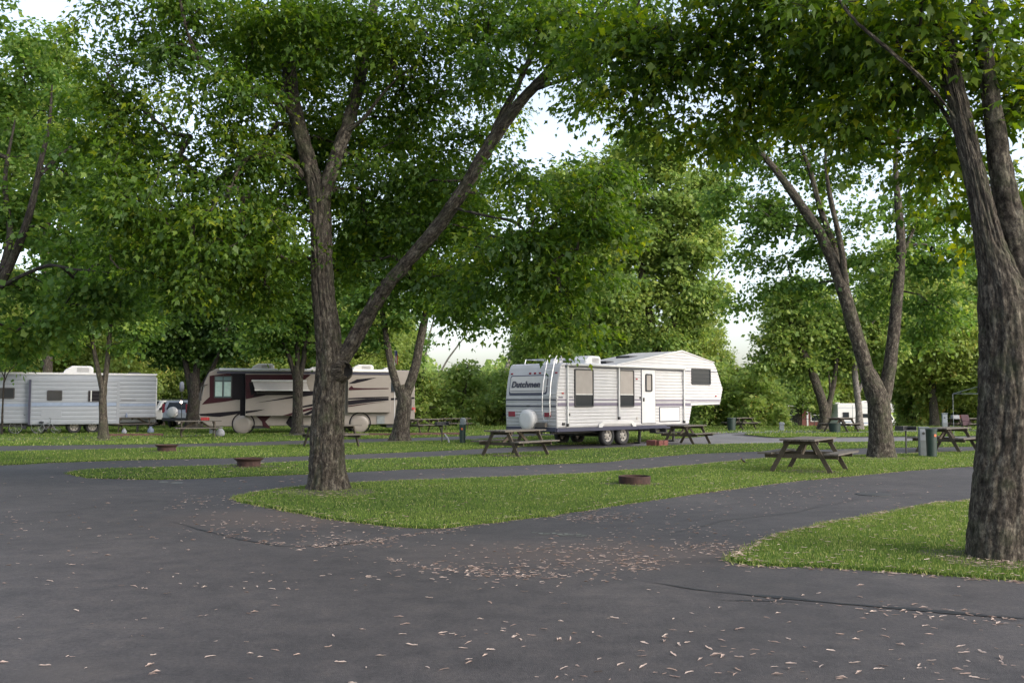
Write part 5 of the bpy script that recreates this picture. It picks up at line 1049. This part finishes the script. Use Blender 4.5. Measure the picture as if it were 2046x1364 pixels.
for zx in (445, 1440): 
    x, _ = C3(zx, 720); w_ = wheel(mh, (x, .2, .45), .47, .26); mb = MB(); mb.lathe([(.0, .012), (.25, .016), (.42, .012), (.47, -.02), (.47, -.12)], 32, (x, -.02, .46), Matrix.Rotation(R(90), 3, 'X')); o = mb.build('wheel_cover', MT['tan'], mh, smooth=True); wheel(mh, (x, 2.3, .45), .47, .26, face=1)
    MB().lathe([(.50, .0), (.56, .0), (.56, -.03), (.50, -.03)], 32, (x + .04, -.004, .50), Matrix.Rotation(R(90), 3, 'X')).build('wheel_arch', MT['blackpaint'], mh)
for x in (2.2, 5.0, 9.3): MB().b2(x, x + 1.2, .1, 2.3, .25, .42).build('underfloor_tank', MT['black'], mh)
for zx, l in ((520, .9), (1390, .9)): aircon(mh, C3(zx, 230)[0], .7, HT + .0, 1.15, .75, .30)
aircon(mh, C3(1660, 240)[0], .8, HT, .5, .6, .16); aircon(mh, C3(1020, 240)[0], .6, HT, .5, .6, .14)
MB().b2(ML - .02, ML + .05, .1, .25, 1.05, 1.3).build('tail_light', MT['brightred'], mh, bevel=.01); x, z = C3(1898, 578); MB().cyl((x, -.05, z), (x, -.01, z), .07, n=12).build('reflector', MT['brightred'], mh)
MB().b2(ML - .03, ML + .03, .12, 2.4, .5, .75).build('rear_bumper', MT['blackpaint'], mh, bevel=.02)

# ---------------- cars between them
def suv(loc, rz, paint, label, spare):
    c = thing('parked_car', loc, rz, label, 'car', 'cars parked between the trailers')
    # local x: along the car (rear at 0), y: across, z up
    sec = [(0, .45), (-.05, .60), (-.05, .95), (.05, 1.05), (.32, 1.62), (.55, 1.68), (2.5, 1.66), (3.05, 1.10), (4.1, .98), (4.3, .80), (4.3, .42)]
    MB().prism(sec, -.86, .86).build('body', paint, c, bevel=.06, seg=3)
    mb = MB(); mb.add([(.075 - .012 + .03, -.66, 1.12), (.075 - .012 + .03, .66, 1.12), (.285 - .012 + .02, .60, 1.54), (.285 - .012 + .02, -.60, 1.54)], [(0, 1, 2, 3)]); 
    for v in range(4): pass
    mb.v = [(x - .035, y, z) for x, y, z in mb.v]; mb.build('rear_window', MT['glass'], c)
    for s_ in (-1, 1):
        for (xa, xb, xc, xd) in ((.38, 1.0, 1.0, .60), (1.06, 1.95, 1.95, 1.06), (2.0, 2.85, 2.42, 2.0)):
            q = [(xa, 1.10), (xb, 1.10), (xc, 1.55), (xd, 1.55)]; MB().prism(q, s_ * .862, s_ * .868).build('side_window', MT['glass'], c)
        MB().b2(-.07, .02, s_ * .80 - .06, s_ * .80 + .06, .92, 1.45).build('tail_light', MT['red'], c, bevel=.01)
        MB().cyl((.6, s_ * .62, 1.74), (2.3, s_ * .62, 1.74), .018, n=6).build('roof_rail', MT['black'], c); MB().b2(2.75, 2.95, s_ * .98 - .08, s_ * .98 + .08, 1.05, 1.2).build('mirror', MT['black'], c, bevel=.02)
        MB().b2(4.25, 4.33, s_ * .62 - .16, s_ * .62 + .16, .72, .88).build('headlight', MT['white2'], c, bevel=.02)
        for x in (.85, 3.45): wheel(c, (x, s_ * .76, .34), .34, .22, face=s_)
    mb = MB(); mb.v = []; mb.add([(2.56, -.62, 1.60), (2.56, .62, 1.60), (3.03, .70, 1.13), (3.03, -.70, 1.13)], [(0, 1, 2, 3)]); mb.v = [(x + .03, y, z + .02) for x, y, z in mb.v]; mb.build('windscreen', MT['glass'], c)
    MB().b2(-.12, .0, -.84, .84, .42, .62).build('rear_bumper', MT['black'], c, bevel=.02); MB().b2(4.28, 4.36, -.84, .84, .40, .62).build('front_bumper', MT['black'], c, bevel=.02); MB().b2(4.29, 4.34, -.4, .4, .68, .82).build('front_grille', MT['black'], c)
    MB().b2(-.075, -.05, -.26, .26, .70, .82).build('number_plate', MT['bag'], c)
    if spare: MB().lathe([(0, .20), (.24, .20), (.32, .15), (.33, .0)], 28, (-.04, .12, .95), Matrix.Rotation(R(-90), 3, 'Y')).build('spare_tyre', MT['white2'], c, smooth=True)
    return c
suv(XY(352, 57.5), R(76), MT['silver'], 'silver car with rear spare tyre parked beside the motorhome front', True)
suv(XY(318, 61) + Vector((0, 3.4, 0)), R(-108), MT['white2'], 'white car half hidden behind the right end of the white trailer', False)
# ---------------- small white motorhome far right
p = XY(1672, 95); cm = thing('small_motorhome', p, R(4), 'small white motorhome with overcab bed on the lower ground beyond the forked maple', 'motorhome')
MB().prism([(0, .45), (0, 2.75), (.15, 2.88), (5.6, 2.88), (6.05, 2.55), (6.1, 2.05), (5.2, 1.95), (5.2, .45)], 0, 2.3).build('body', MT['white2'], cm, bevel=.04)
MB().prism([(5.2, .45), (5.2, 1.95), (5.5, 1.95), (5.95, 1.25), (6.7, 1.1), (6.75, .45)], .2, 2.1).build('cab', MT['white2'], cm, bevel=.05); MB().prism([(5.3, 1.2), (5.3, 1.8), (5.5, 1.8), (5.82, 1.25)], .185, .198).build('cab_window', MT['glass'], cm)
for (x0, x1, z0, z1) in ((.5, 1.15, 1.4, 2.0), (2.5, 3.1, 1.45, 1.85), (3.95, 4.5, .75, 2.1)): framed_window(cm, x0, x1, z0, z1, -.02, rr=.05)
MB().b2(.05, 5.1, -.012, -.002, 2.42, 2.46).build('stripe', MT['bluestripe'], cm); MB().b2(.1, 1.4, -.012, -.002, .98, 1.1).build('stripe', MT['bluestripe'], cm); MB().b2(2.2, 5.1, -.012, -.002, .85, .98).build('stripe', MT['bluestripe'], cm); MB().b2(1.5, 1.54, -.012, -.002, .5, 2.7).build('slide_seam', MT['pedestal'], cm)
aircon(cm, 2.6, .7, 2.88, 1.0, .7, .25); aircon(cm, .1, .8, 2.86, .5, .6, .12)
for x in (1.5, 5.95): wheel(cm, (x, .2, .38), .38, .22); wheel(cm, (x, 2.1, .38), .38, .22, face=1)
# ---------------- brick house beyond the field
p = XY(1556, 118); hs_ = thing('brick_house', p, R(3), 'red brick house with white windows glimpsed between the trunks across the field', 'house')
MB().b2(0, 12, 0, 8, -.1, 2.6).build('wall', MT['brick'], hs_); MB().prismx([(-.5, 2.6), (8.5, 2.6), (4, 4.6)], -.4, 12.4).build('roof', MT['steel'], hs_); MB().b2(-.4, 12.4, -.55, -.42, 2.45, 2.62).build('eaves_board', MT['white2'], hs_)
for x in (1.0, 3.9, 9.4): wn = MB().b2(x, x + 1.25, -.05, .0, .55, 2.15).build('window', MT['white2'], hs_); MB().b2(x + .12, x + 1.13, -.06, -.05, .67, 1.32).build('pane', MT['glass'], wn); MB().b2(x + .12, x + 1.13, -.06, -.05, 1.40, 2.03).build('pane', MT['glass'], wn)
dq = MB().b2(6.6, 7.7, -.05, 0, 0, 2.2).build('door', MT['white2'], hs_)
for x in (2.9, 6.2, 8.2): MB().b2(x, x + .18, -1.5, -1.3, 0, 2.5).build('porch_post', MT['white2'], hs_)
MB().b2(2.6, 8.6, -1.7, -.56, 2.46, 2.6).build('porch_roof', MT['white2'], hs_)
fe = thing('chain_link_fence', XY(1540, 106), R(2), 'low green chain-link fence in front of the brick house', 'fence')
for i in range(9): MB().cyl((i * 1.6, 0, 0), (i * 1.6, 0, 1.15), .04, n=6).build('post', MT['green'], fe)
MB().cyl((0, 0, 1.12), (12.8, 0, 1.12), .03, n=6).build('rail', MT['green'], fe); mb = MB()
for i in range(128):
    x = i * .1; mb.bar((x, 0, .04), (x + .1 * (1 if i % 2 else -1) + .0, 0, 1.1), .016, .012)
mb.build('wire_mesh', MT['green'], fe, kind='stuff')

# ================================================================== picnic tables
def make_table():
    t = thing('picnic_table', (0, 0, 0), 0, None, None)
    L_ = 1.83
    pk = MB().box((0, 0, 0), (L_, .135, .038)).mesh('plank'); lgm = None
    for i in range(5): o = link('plank', pk, MT['wood2'], t); o.location = (random.uniform(-.008, .008), (i - 2) * .145, .742 + random.uniform(-.002, .002)); o.rotation_euler = (0, 0, random.uniform(-.004, .004))
    sk_ = MB().box((0, 0, 0), (L_, .14, .038)).mesh('seat_plank')
    for s_ in (-1, 1):
        for k in (0, 1): o = link('seat_plank', sk_, MT['wood2'], t); o.location = (random.uniform(-.01, .01), s_ * (.60 + .15 * k), .445)
    for e_ in (-1, 1):
        x = e_ * .62
        MB().b2(x - .019, x + .019, -.75, .75, .335, .425).build('seat_beam', MT['wood'], t); MB().b2(x - .019, x + .019, -.36, .36, .635, .722).build('top_beam', MT['wood'], t)
        for s_ in (-1, 1): MB().bar((x + e_ * .038, s_ * .62, .0), (x + e_ * .038, s_ * .24, .72), .036, .09).build('leg', MT['wood'], t)
        MB().bar((x - e_ * .03, 0, .37), (e_ * .10, 0, .72), .036, .085).build('brace', MT['wood'], t)
    return t
tb0 = make_table(); first = True
for (px_, py_, deg, sc, lab) in (
    (1617, 942, 58, 1.0, 'weathered picnic table with A-frame legs on the near grass left of the forked maple'), (1030, 911, 52, 1.0, 'picnic table in front of the rear of the fifth-wheel trailer'), (1373, 887, 52, .92, 'picnic table beside the fifth-wheel trailer nose and brick fire box'),
    (395, 874, 22, .97, 'picnic table with bags on it in front of the silver car'), (662, 893, 40, 1.0, 'picnic table half hidden behind the big forked maple trunk'), (270, 863.5, 14, 1.0, 'picnic table against the right end of the white trailer'),
    (848, 864, 40, .9, 'picnic table behind the motorhome rear next to the post grill'), (1481, 857, 40, .85, 'far picnic table with a green bin at its left end under the shrubs'), (1681, 862, 48, .95, 'picnic table in front of the small white motorhome with a green bin beneath'),
    (1893, 902, 44, 1.0, 'picnic table behind the grey meter box and the green bin by the massive right trunk'), (1928, 861, 20, .9, 'far table with things on it beside the maroon camp chair'), (1078, 868, 40, .95, 'picnic table mostly hidden behind the table at the rear of the fifth-wheel trailer'), (909, 859, 15, .85, 'faint far picnic table behind the round-topped grey pedestal')):
    o = tb0 if first else copy_tree(tb0); first = False
    o.location = G(px_, py_); o.rotation_euler = (0, 0, R(deg)); o.scale = (sc * 1.1, sc * 1.1, sc * 1.03); tag(o, lab, 'picnic table', 'wooden picnic tables at the sites')

# ================================================================== fire rings, grills, pedestals, bins
def ring(px_, py_, prof, label, ang=0):
    t = thing('fire_ring', G(px_, py_), 0, label, 'fire ring', 'steel fire rings on the grass'); t.location.z += .02
    MB().lathe(prof, 40).build('ring_wall', MT['rust'], t, smooth=False); r_ = prof[0][0] - .03
    MB().lathe([(0, .02), (r_, .03)], 24).build('ash_bed', MT['steel'], t); return t
ring(1268, 969, [(.295, 0), (.295, .155), (.305, .165), (.315, .155), (.308, 0)], 'dark rusty steel hoop fire ring on the near grass in front of the picnic table')
w1 = [(.30, 0), (.31, .03), (.285, .05), (.285, .14), (.31, .165), (.36, .20), (.365, .22), (.35, .22), (.295, .17), (.265, .14), (.265, .02)]
ring(497, 934, w1, 'rusty flared wheel-rim fire ring left of the big forked maple')
ring(333, 903, w1, 'farther rusty wheel-rim fire ring below the table with bags')
def post_grill(px_, py_, label, s=1.0):
    t = thing('post_grill', G(px_, py_), R(20), label, 'grill', 'grills on posts')
    MB().cyl((0, 0, 0), (0, 0, .82), .028, n=8).build('post', MT['steel'], t); mb = MB(); mb.b2(-.28, .28, -.2, .2, .82, .84); mb.b2(-.28, -.265, -.2, .2, .84, .97); mb.b2(.265, .28, -.2, .2, .84, .97); mb.b2(-.265, .265, .185, .2, .84, .97)
    mb.build('fire_box', MT['steel'], t); g_ = MB()
    for i in range(9): g_.cyl((-.26 + i * .065, -.2, .93), (-.26 + i * .065, .18, .93), .007, n=5)
    g_.build('grate', MT['steel'], t)
    t.scale = (s,) * 3; return t
post_grill(1811, 908, 'thin steel post grill between the forked maple and the grey meter box', .9); post_grill(883, 885, 'small post grill right of the second-row maple', .85)
def bin_(px_, py_, h, r, label, stick=True):
    t = thing('trash_bin', G(px_, py_), R(random.uniform(-20, 20)), label, 'bin', 'slim dark green bins')
    MB().lathe([(r * .86, 0), (r * .88, .02), (r, h * .93), (r * 1.07, h * .94), (r * 1.07, h * .985), (r * .9, h), (0, h * 1.01)], 28).build('can', MT['green'], t, smooth=False)
    if stick: MB().box((0, -r * .99, h * .77), (.07, .012, .07)).build('sticker', MT['orange'], t)
    return t
bin_(1862, 914, .84, .155, 'slim dark green bin with orange sticker beside the grey meter box'); bin_(924, 886, .74, .125, 'slim dark green bin with sticker below the round-topped grey pedestal'); bin_(1462, 860, .70, .24, 'dark green bin at the left end of the far picnic table', False); bin_(1668, 864.5, .5, .30, 'low dark green bin beneath the table by the small white motorhome', False)
def pedestal(px_, py_, h, wd, dome, label):
    t = thing('electric_pedestal', G(px_, py_), R(-12), label, 'utility pedestal', 'grey electric hook-up pedestals')
    if dome: 
        MB().b2(-wd / 2, wd / 2, -wd / 2, wd / 2, 0, h * .8).build('post', MT['pedestal'], t, bevel=.01); MB().prism([(-wd * .62, h * .7), (wd * .62, h * .7), (wd * .62, h * .9), (wd * .4, h), (-wd * .4, h), (-wd * .62, h * .9)], -wd * .62, wd * .62).build('hood', MT['pedestal'], t, bevel=.04, seg=3)
    else:
        MB().b2(-wd / 2, wd / 2, -wd * .35, wd * .35, 0, h * .96).build('cabinet', MT['pedestal'], t, bevel=.01); MB().b2(-wd * .56, wd * .56, -wd * .42, wd * .42, h * .96, h).build('lid', MT['pedestal'], t, bevel=.01)
        MB().b2(-wd * .4, wd * .4, -wd * .375, -wd * .352, h * .55, h * .92).build('meter_door', MT['greyw'], t, bevel=.004); MB().cyl((-wd * .05, -wd * .38, h * .78), (-wd * .05, -wd * .41, h * .78), wd * .16, n=14).build('meter', MT['steel'], t); MB().b2(-wd * .38, wd * .38, -wd * .372, -wd * .352, h * .1, h * .5).build('lower_door', MT['pedestal'], t)
    return t
pedestal(1846, 912, .88, .26, False, 'grey meter box with small round dial beside the green bin'); pedestal(925, 881, .95, .18, True, 'round-topped grey pedestal behind the slim green bin'); pedestal(1888, 868, 1.05, .24, False, 'tall blue-grey pedestal behind the table near the massive right trunk'); pedestal(425, 866, 1.0, .28, False, 'pale grey pedestal in front of the motorhome front corner'); pedestal(1562, 860.5, .48, .24, True, 'small pale pedestal on the far lawn edge left of the brick house')
# timber edging
def beam(a_, b_, label, h=.12):
    p, q = G(*a_), G(*b_); mb = MB(); d = q - p; mb.box((0, 0, h / 2), (d.length, .13, h)); o = mb.build('timber_edging', MT['timber'], bevel=.008); o.location = (p + q) / 2; o.rotation_euler = (0, 0, math.atan2(d.y, d.x)); tag(o, label, 'timber edging', 'timber edging of the site pads')
beam((215, 871.5), (326, 870.5), 'reddish timber edging on the ground in front of the white trailer'); beam((816, 869.5), (918, 868.5), 'dark timber edging beyond the second-row maple'); beam((690, 870), (792, 870), 'dark timber edging under the rear wheel of the tan motorhome')
# hose pipe leaning
pa, pb2 = G(898, 886), at(888, 866, G(898, 886).y); mb = MB().tube([Vector((0, 0, 0)), Vector((-.05, 0, .18)), pb2 - pa], .03, 8); o = mb.build('sewer_hose', MT['bag']); o.location = pa; tag(o, 'short white pipe leaning in the grass between the post grill and the green bin', 'pipe')
# bicycles by the trailer
def bicycle(px_, py_, deg, m, label, lean=0.0, s=1.0):
    t = thing('bicycle', G(px_, py_), R(deg), label, 'bicycle', 'bicycles leaning by the white trailer'); t.scale = (s,) * 3; t.rotation_euler = (lean, 0, R(deg))
    for x in (-.52, .52):
        wmb = MB(); n = 28; Rr = Matrix.Rotation(R(90), 3, 'X'); wmb.lathe([(.325 + .018 * math.cos(a_ * math.pi / 3), .018 * math.sin(a_ * math.pi / 3)) for a_ in range(7)], n, (0, 0, 0), Rr); wl = wmb.build('wheel', MT['tyre'], t, smooth=True); wl.location = (x, 0, .34)
        rm = MB().lathe([(.295, -.012), (.305, -.012), (.305, .012), (.295, .012), (.295, -.012)], n, (0, 0, 0), Rr)
        for k in range(12): rm.cyl((0, 0, 0), (.3 * math.cos(k * math.pi / 6), 0, .3 * math.sin(k * math.pi / 6)), .0035, n=4)
        rm.build('rim', MT['chrome'], wl)
    f = MB(); r_ = .018; f.tube([(-.52, 0, .34), (-.18, 0, .82), (.36, 0, .86), (-.10, 0, .32), (-.52, 0, .34)], r_, 8); f.cyl((-.10, 0, .32), (-.18, 0, .82), r_, n=8); f.cyl((.52, 0, .34), (.36, 0, .92), r_, n=8); f.build('frame', m, t)
    hb = MB(); hb.tube([(.36, 0, .92), (.34, 0, 1.02)], .014, 6); hb.tube([(.22, -.27, 1.08), (.34, -.20, 1.04), (.34, .20, 1.04), (.22, .27, 1.08)], .014, 6); hb.build('handlebar', MT['black'], t)
    sd2 = MB(); sd2.cyl((-.18, 0, .8), (-.2, 0, .92), .014, n=6); sd2.prism([(-.34, .93), (-.08, .92), (-.06, .95), (-.32, .985)], -.07, .07); sd2.build('saddle', MT['black'], t, bevel=.01)
    pe = MB(); pe.cyl((-.10, -.05, .32), (-.10, .05, .32), .09, n=14); pe.bar((-.10, -.08, .32), (.02, -.08, .20), .02, .02); pe.bar((-.10, .08, .32), (-.22, .08, .44), .02, .02); pe.build('crank', MT['steel'], t); return t
bicycle(53, 866.5, 8, MT['steel'], 'dark upright bicycle with raised handlebar by the slide-out corner of the white trailer'); bicycle(97, 866, 4, MT['silver'], 'silver bicycle lying low in front of the white trailer wheels', R(40), .8); bicycle(12, 866, 10, MT['maroon'], 'small maroon bicycle at the left frame edge', R(35), .7)
# bags, boxes and table things
def bag(p, s, m, label, name='bag', cat='bag'):
    mb = MB(); mb.lathe([(.0, 0), (.30 * s, .01), (.36 * s, .16 * s), (.30 * s, .40 * s), (.16 * s, .56 * s), (.10 * s, .60 * s), (.17 * s, .70 * s), (.0, .66 * s)], 14); o = mb.build(name, m, smooth=True)
    o.location = p; o.scale = (1, .7, 1); return tag(o, label, cat)
tp = lambda t_px, t_py, z: G(t_px, t_py) + Vector((0, 0, z))
bag(tp(440, 872, 0.02), .6, MT['bag'], 'white bag at the right end of the table in front of the silver car'); bag(tp(248, 866, .0), .38, MT['bag'], 'white bag on the ground under the table by the white trailer'); bag(tp(301, 865, 0), .5, MT['bluebag'], 'blue-grey bag at the right end of the table by the white trailer')
o = MB().b2(-.17, .17, -.12, .12, 0, .15).build('cool_box', MT['brightred'], bevel=.03); o.location = tp(409, 872.5, .74); tag(o, 'red box on top of the table in front of the motorhome front', 'cool box')
o = MB().lathe([(.05, 0), (.055, .18), (.02, .24), (.02, .28), (0, .28)], 14).build('bottle', MT['bluebag'], smooth=True); o.location = tp(252, 864, .75); tag(o, 'tall bottle standing on the table by the white trailer', 'bottle')
o = MB().b2(-.18, .18, -.13, .13, 0, .2).build('box', MT['bag'], bevel=.01); o.location = tp(1909, 862, .68); tag(o, 'pale box on the far table left of the maroon camp chair', 'box')
o = MB().lathe([(.09, 0), (.10, .02), (.06, .1), (.10, .2), (.0, .21)], 12).build('lantern', MT['orange'], smooth=True); o.location = tp(1921, 861, .68); tag(o, 'small orange lantern on the far table beside the maroon camp chair', 'lantern')
# camp chair
cc = thing('camp_chair', G(1940, 864), R(25), 'maroon folding camp chair beside the far table near the massive right trunk', 'camp chair')
mb = MB(); mb.add([(-.26, -.2, .42), (.26, -.2, .42), (.26, .22, .36), (-.26, .22, .36)], [(0, 1, 2, 3)]); mb.build('seat', MT['canvas'], cc); mb = MB(); mb.add([(-.27, .22, .36), (.27, .22, .36), (.28, .36, .92), (-.28, .36, .92), (-.27, .25, .36), (.27, .25, .36), (.28, .39, .92), (-.28, .39, .92)], [(0, 1, 2, 3), (7, 6, 5, 4), (2, 6, 7, 3)]); mb.build('backrest', MT['canvas'], cc)
for (p, q) in (((-.28, -.25, 0), (.28, .36, .42)), ((.28, -.25, 0), (-.28, .36, .42)), ((-.28, .30, 0), (-.28, -.22, .60)), ((.28, .30, 0), (.28, -.22, .60))): MB().cyl(p, q, .011, n=6).build('leg', MT['steel'], cc)
for s_ in (-1, 1): MB().b2(s_ * .28 - .03, s_ * .28 + .03, -.24, .28, .60, .615).build('armrest', MT['canvas'], cc); MB().cyl((s_ * .28, .3, .0), (s_ * .28, .37, .92), .011, n=6).build('back_post', MT['steel'], cc)
# folding canopy frame behind the right trunk
cf = thing('canopy_frame', XY(1987, 41), R(8), 'bare pale folding canopy frame with peaked bars left of the massive right trunk', 'canopy frame')
hw, hz_, pk_ = 1.2, 1.95, 2.45
for x in (-hw, hw):
    for y in (-hw, hw): MB().cyl((x, y, 0), (x, y, hz_), .013, n=6).build('pole', MT['pedestal'], cf)
for (p, q) in (((-hw, -hw, hz_), (hw, -hw, hz_)), ((-hw, hw, hz_), (hw, hw, hz_)), ((-hw, -hw, hz_), (-hw, hw, hz_)), ((hw, -hw, hz_), (hw, hw, hz_)), ((-hw, -hw, hz_), (0, 0, pk_)), ((hw, -hw, hz_), (0, 0, pk_)), ((-hw, hw, hz_), (0, 0, pk_)), ((hw, hw, hz_), (0, 0, pk_)), ((-hw, -hw, hz_ - .35), (0, -hw, hz_)), ((0, -hw, hz_ - .35), (-hw, -hw, hz_))): MB().cyl(p, q, .014, n=6).build('bar', MT['pedestal'], cf)
# lantern on a pole, flag
pp = G(362, 862); lp = thing('lantern_pole', pp, 0, 'thin pole with a small glowing lantern in front of the silver car', 'lamp'); zt_ = at(362, 803, pp.y).z
MB().cyl((0, 0, 0), (0, 0, zt_ + 1.0), .022, n=8).build('pole', MT['steel'], lp); MB().lathe([(0, -.07), (.045, -.05), (.055, 0), (.045, .05), (0, .07)], 14, (0, -.08, zt_)).build('glow_globe', MT['lamp'], lp, smooth=True); MB().cyl((0, -.02, zt_ + .1), (0, -.10, zt_ + .1), .012, n=6).build('hook', MT['steel'], lp)
MB().lathe([(.0, 0), (.10, .02), (.13, .25), (.10, .5), (0, .55)], 12, (.02, -.1, zt_ + .55)).build('hanging_sock', MT['bag'], lp, smooth=True)
fp = at(789, 722, 41.5); fl = thing('flag', Vector((fp.x, fp.y, 0)), 0, 'small limp striped flag on a pole seen in the fork of the second-row maple', 'flag')
MB().cyl((0, 0, 0), (0, 0, fp.z + .55), .015, n=8).build('flag_pole', MT['white2'], fl); MT['flagblue'] = plain('flag_blue', (.02, .03, .12), .8)
for k in range(3): MB().prism([(.02 + .035 * k, fp.z - .05 - .03 * k), (.055 + .035 * k, fp.z - .08 - .03 * k), (.055 + .035 * k, fp.z + .34), (.02 + .035 * k, fp.z + .36)], -.02 - .01 * (k % 2), -.01 - .01 * (k % 2)).build('stripe', MT['brightred'] if k % 2 == 0 else MT['bag'], fl)
MB().prism([(.02, fp.z + .26), (.11, fp.z + .25), (.11, fp.z + .46), (.02, fp.z + .48)], -.04, -.03).build('canton', MT['flagblue'], fl)
# a robin on the lawn edge
bp = G(1486, 927); bd = thing('robin', bp + Vector((0, 0, .03)), R(200), 'small dark bird with rusty breast on the lane edge left of the near table', 'bird')
bd.scale = (.65,) * 3
mb = MB(); mb.lathe([(0, -.11), (.035, -.07), (.05, -.01), (.045, .05), (.028, .08), (.034, .105), (.028, .135), (0, .15)], 14, (0, 0, .10), Vector((.75, 0, .66)).to_track_quat('Z', 'Y').to_matrix()); mb.add([(-.07, -.015, .05), (-.07, .015, .05), (-.17, .02, .01), (-.17, -.02, .01), (-.07, 0, .035), (-.17, 0, .0)], [(0, 1, 2, 3), (0, 3, 5, 4), (1, 4, 5, 2)])
bo = mb.build('body', MT['black'], bd, smooth=True); MB().lathe([(0, -.05), (.036, -.02), (.04, .02), (0, .06)], 12, (.028, 0, .10), Vector((.75, 0, .66)).to_track_quat('Z', 'Y').to_matrix()).build('breast', MT['rust'], bd, smooth=True)
MB().cyl((.115, 0, .198), (.15, 0, .195), .009, .001, n=6).build('beak', MT['orange'], bd)
for s_ in (-1, 1): MB().cyl((0, s_ * .02, .07), (.01, s_ * .02, -.03), .005, n=5).build('leg', MT['orange'], bd)
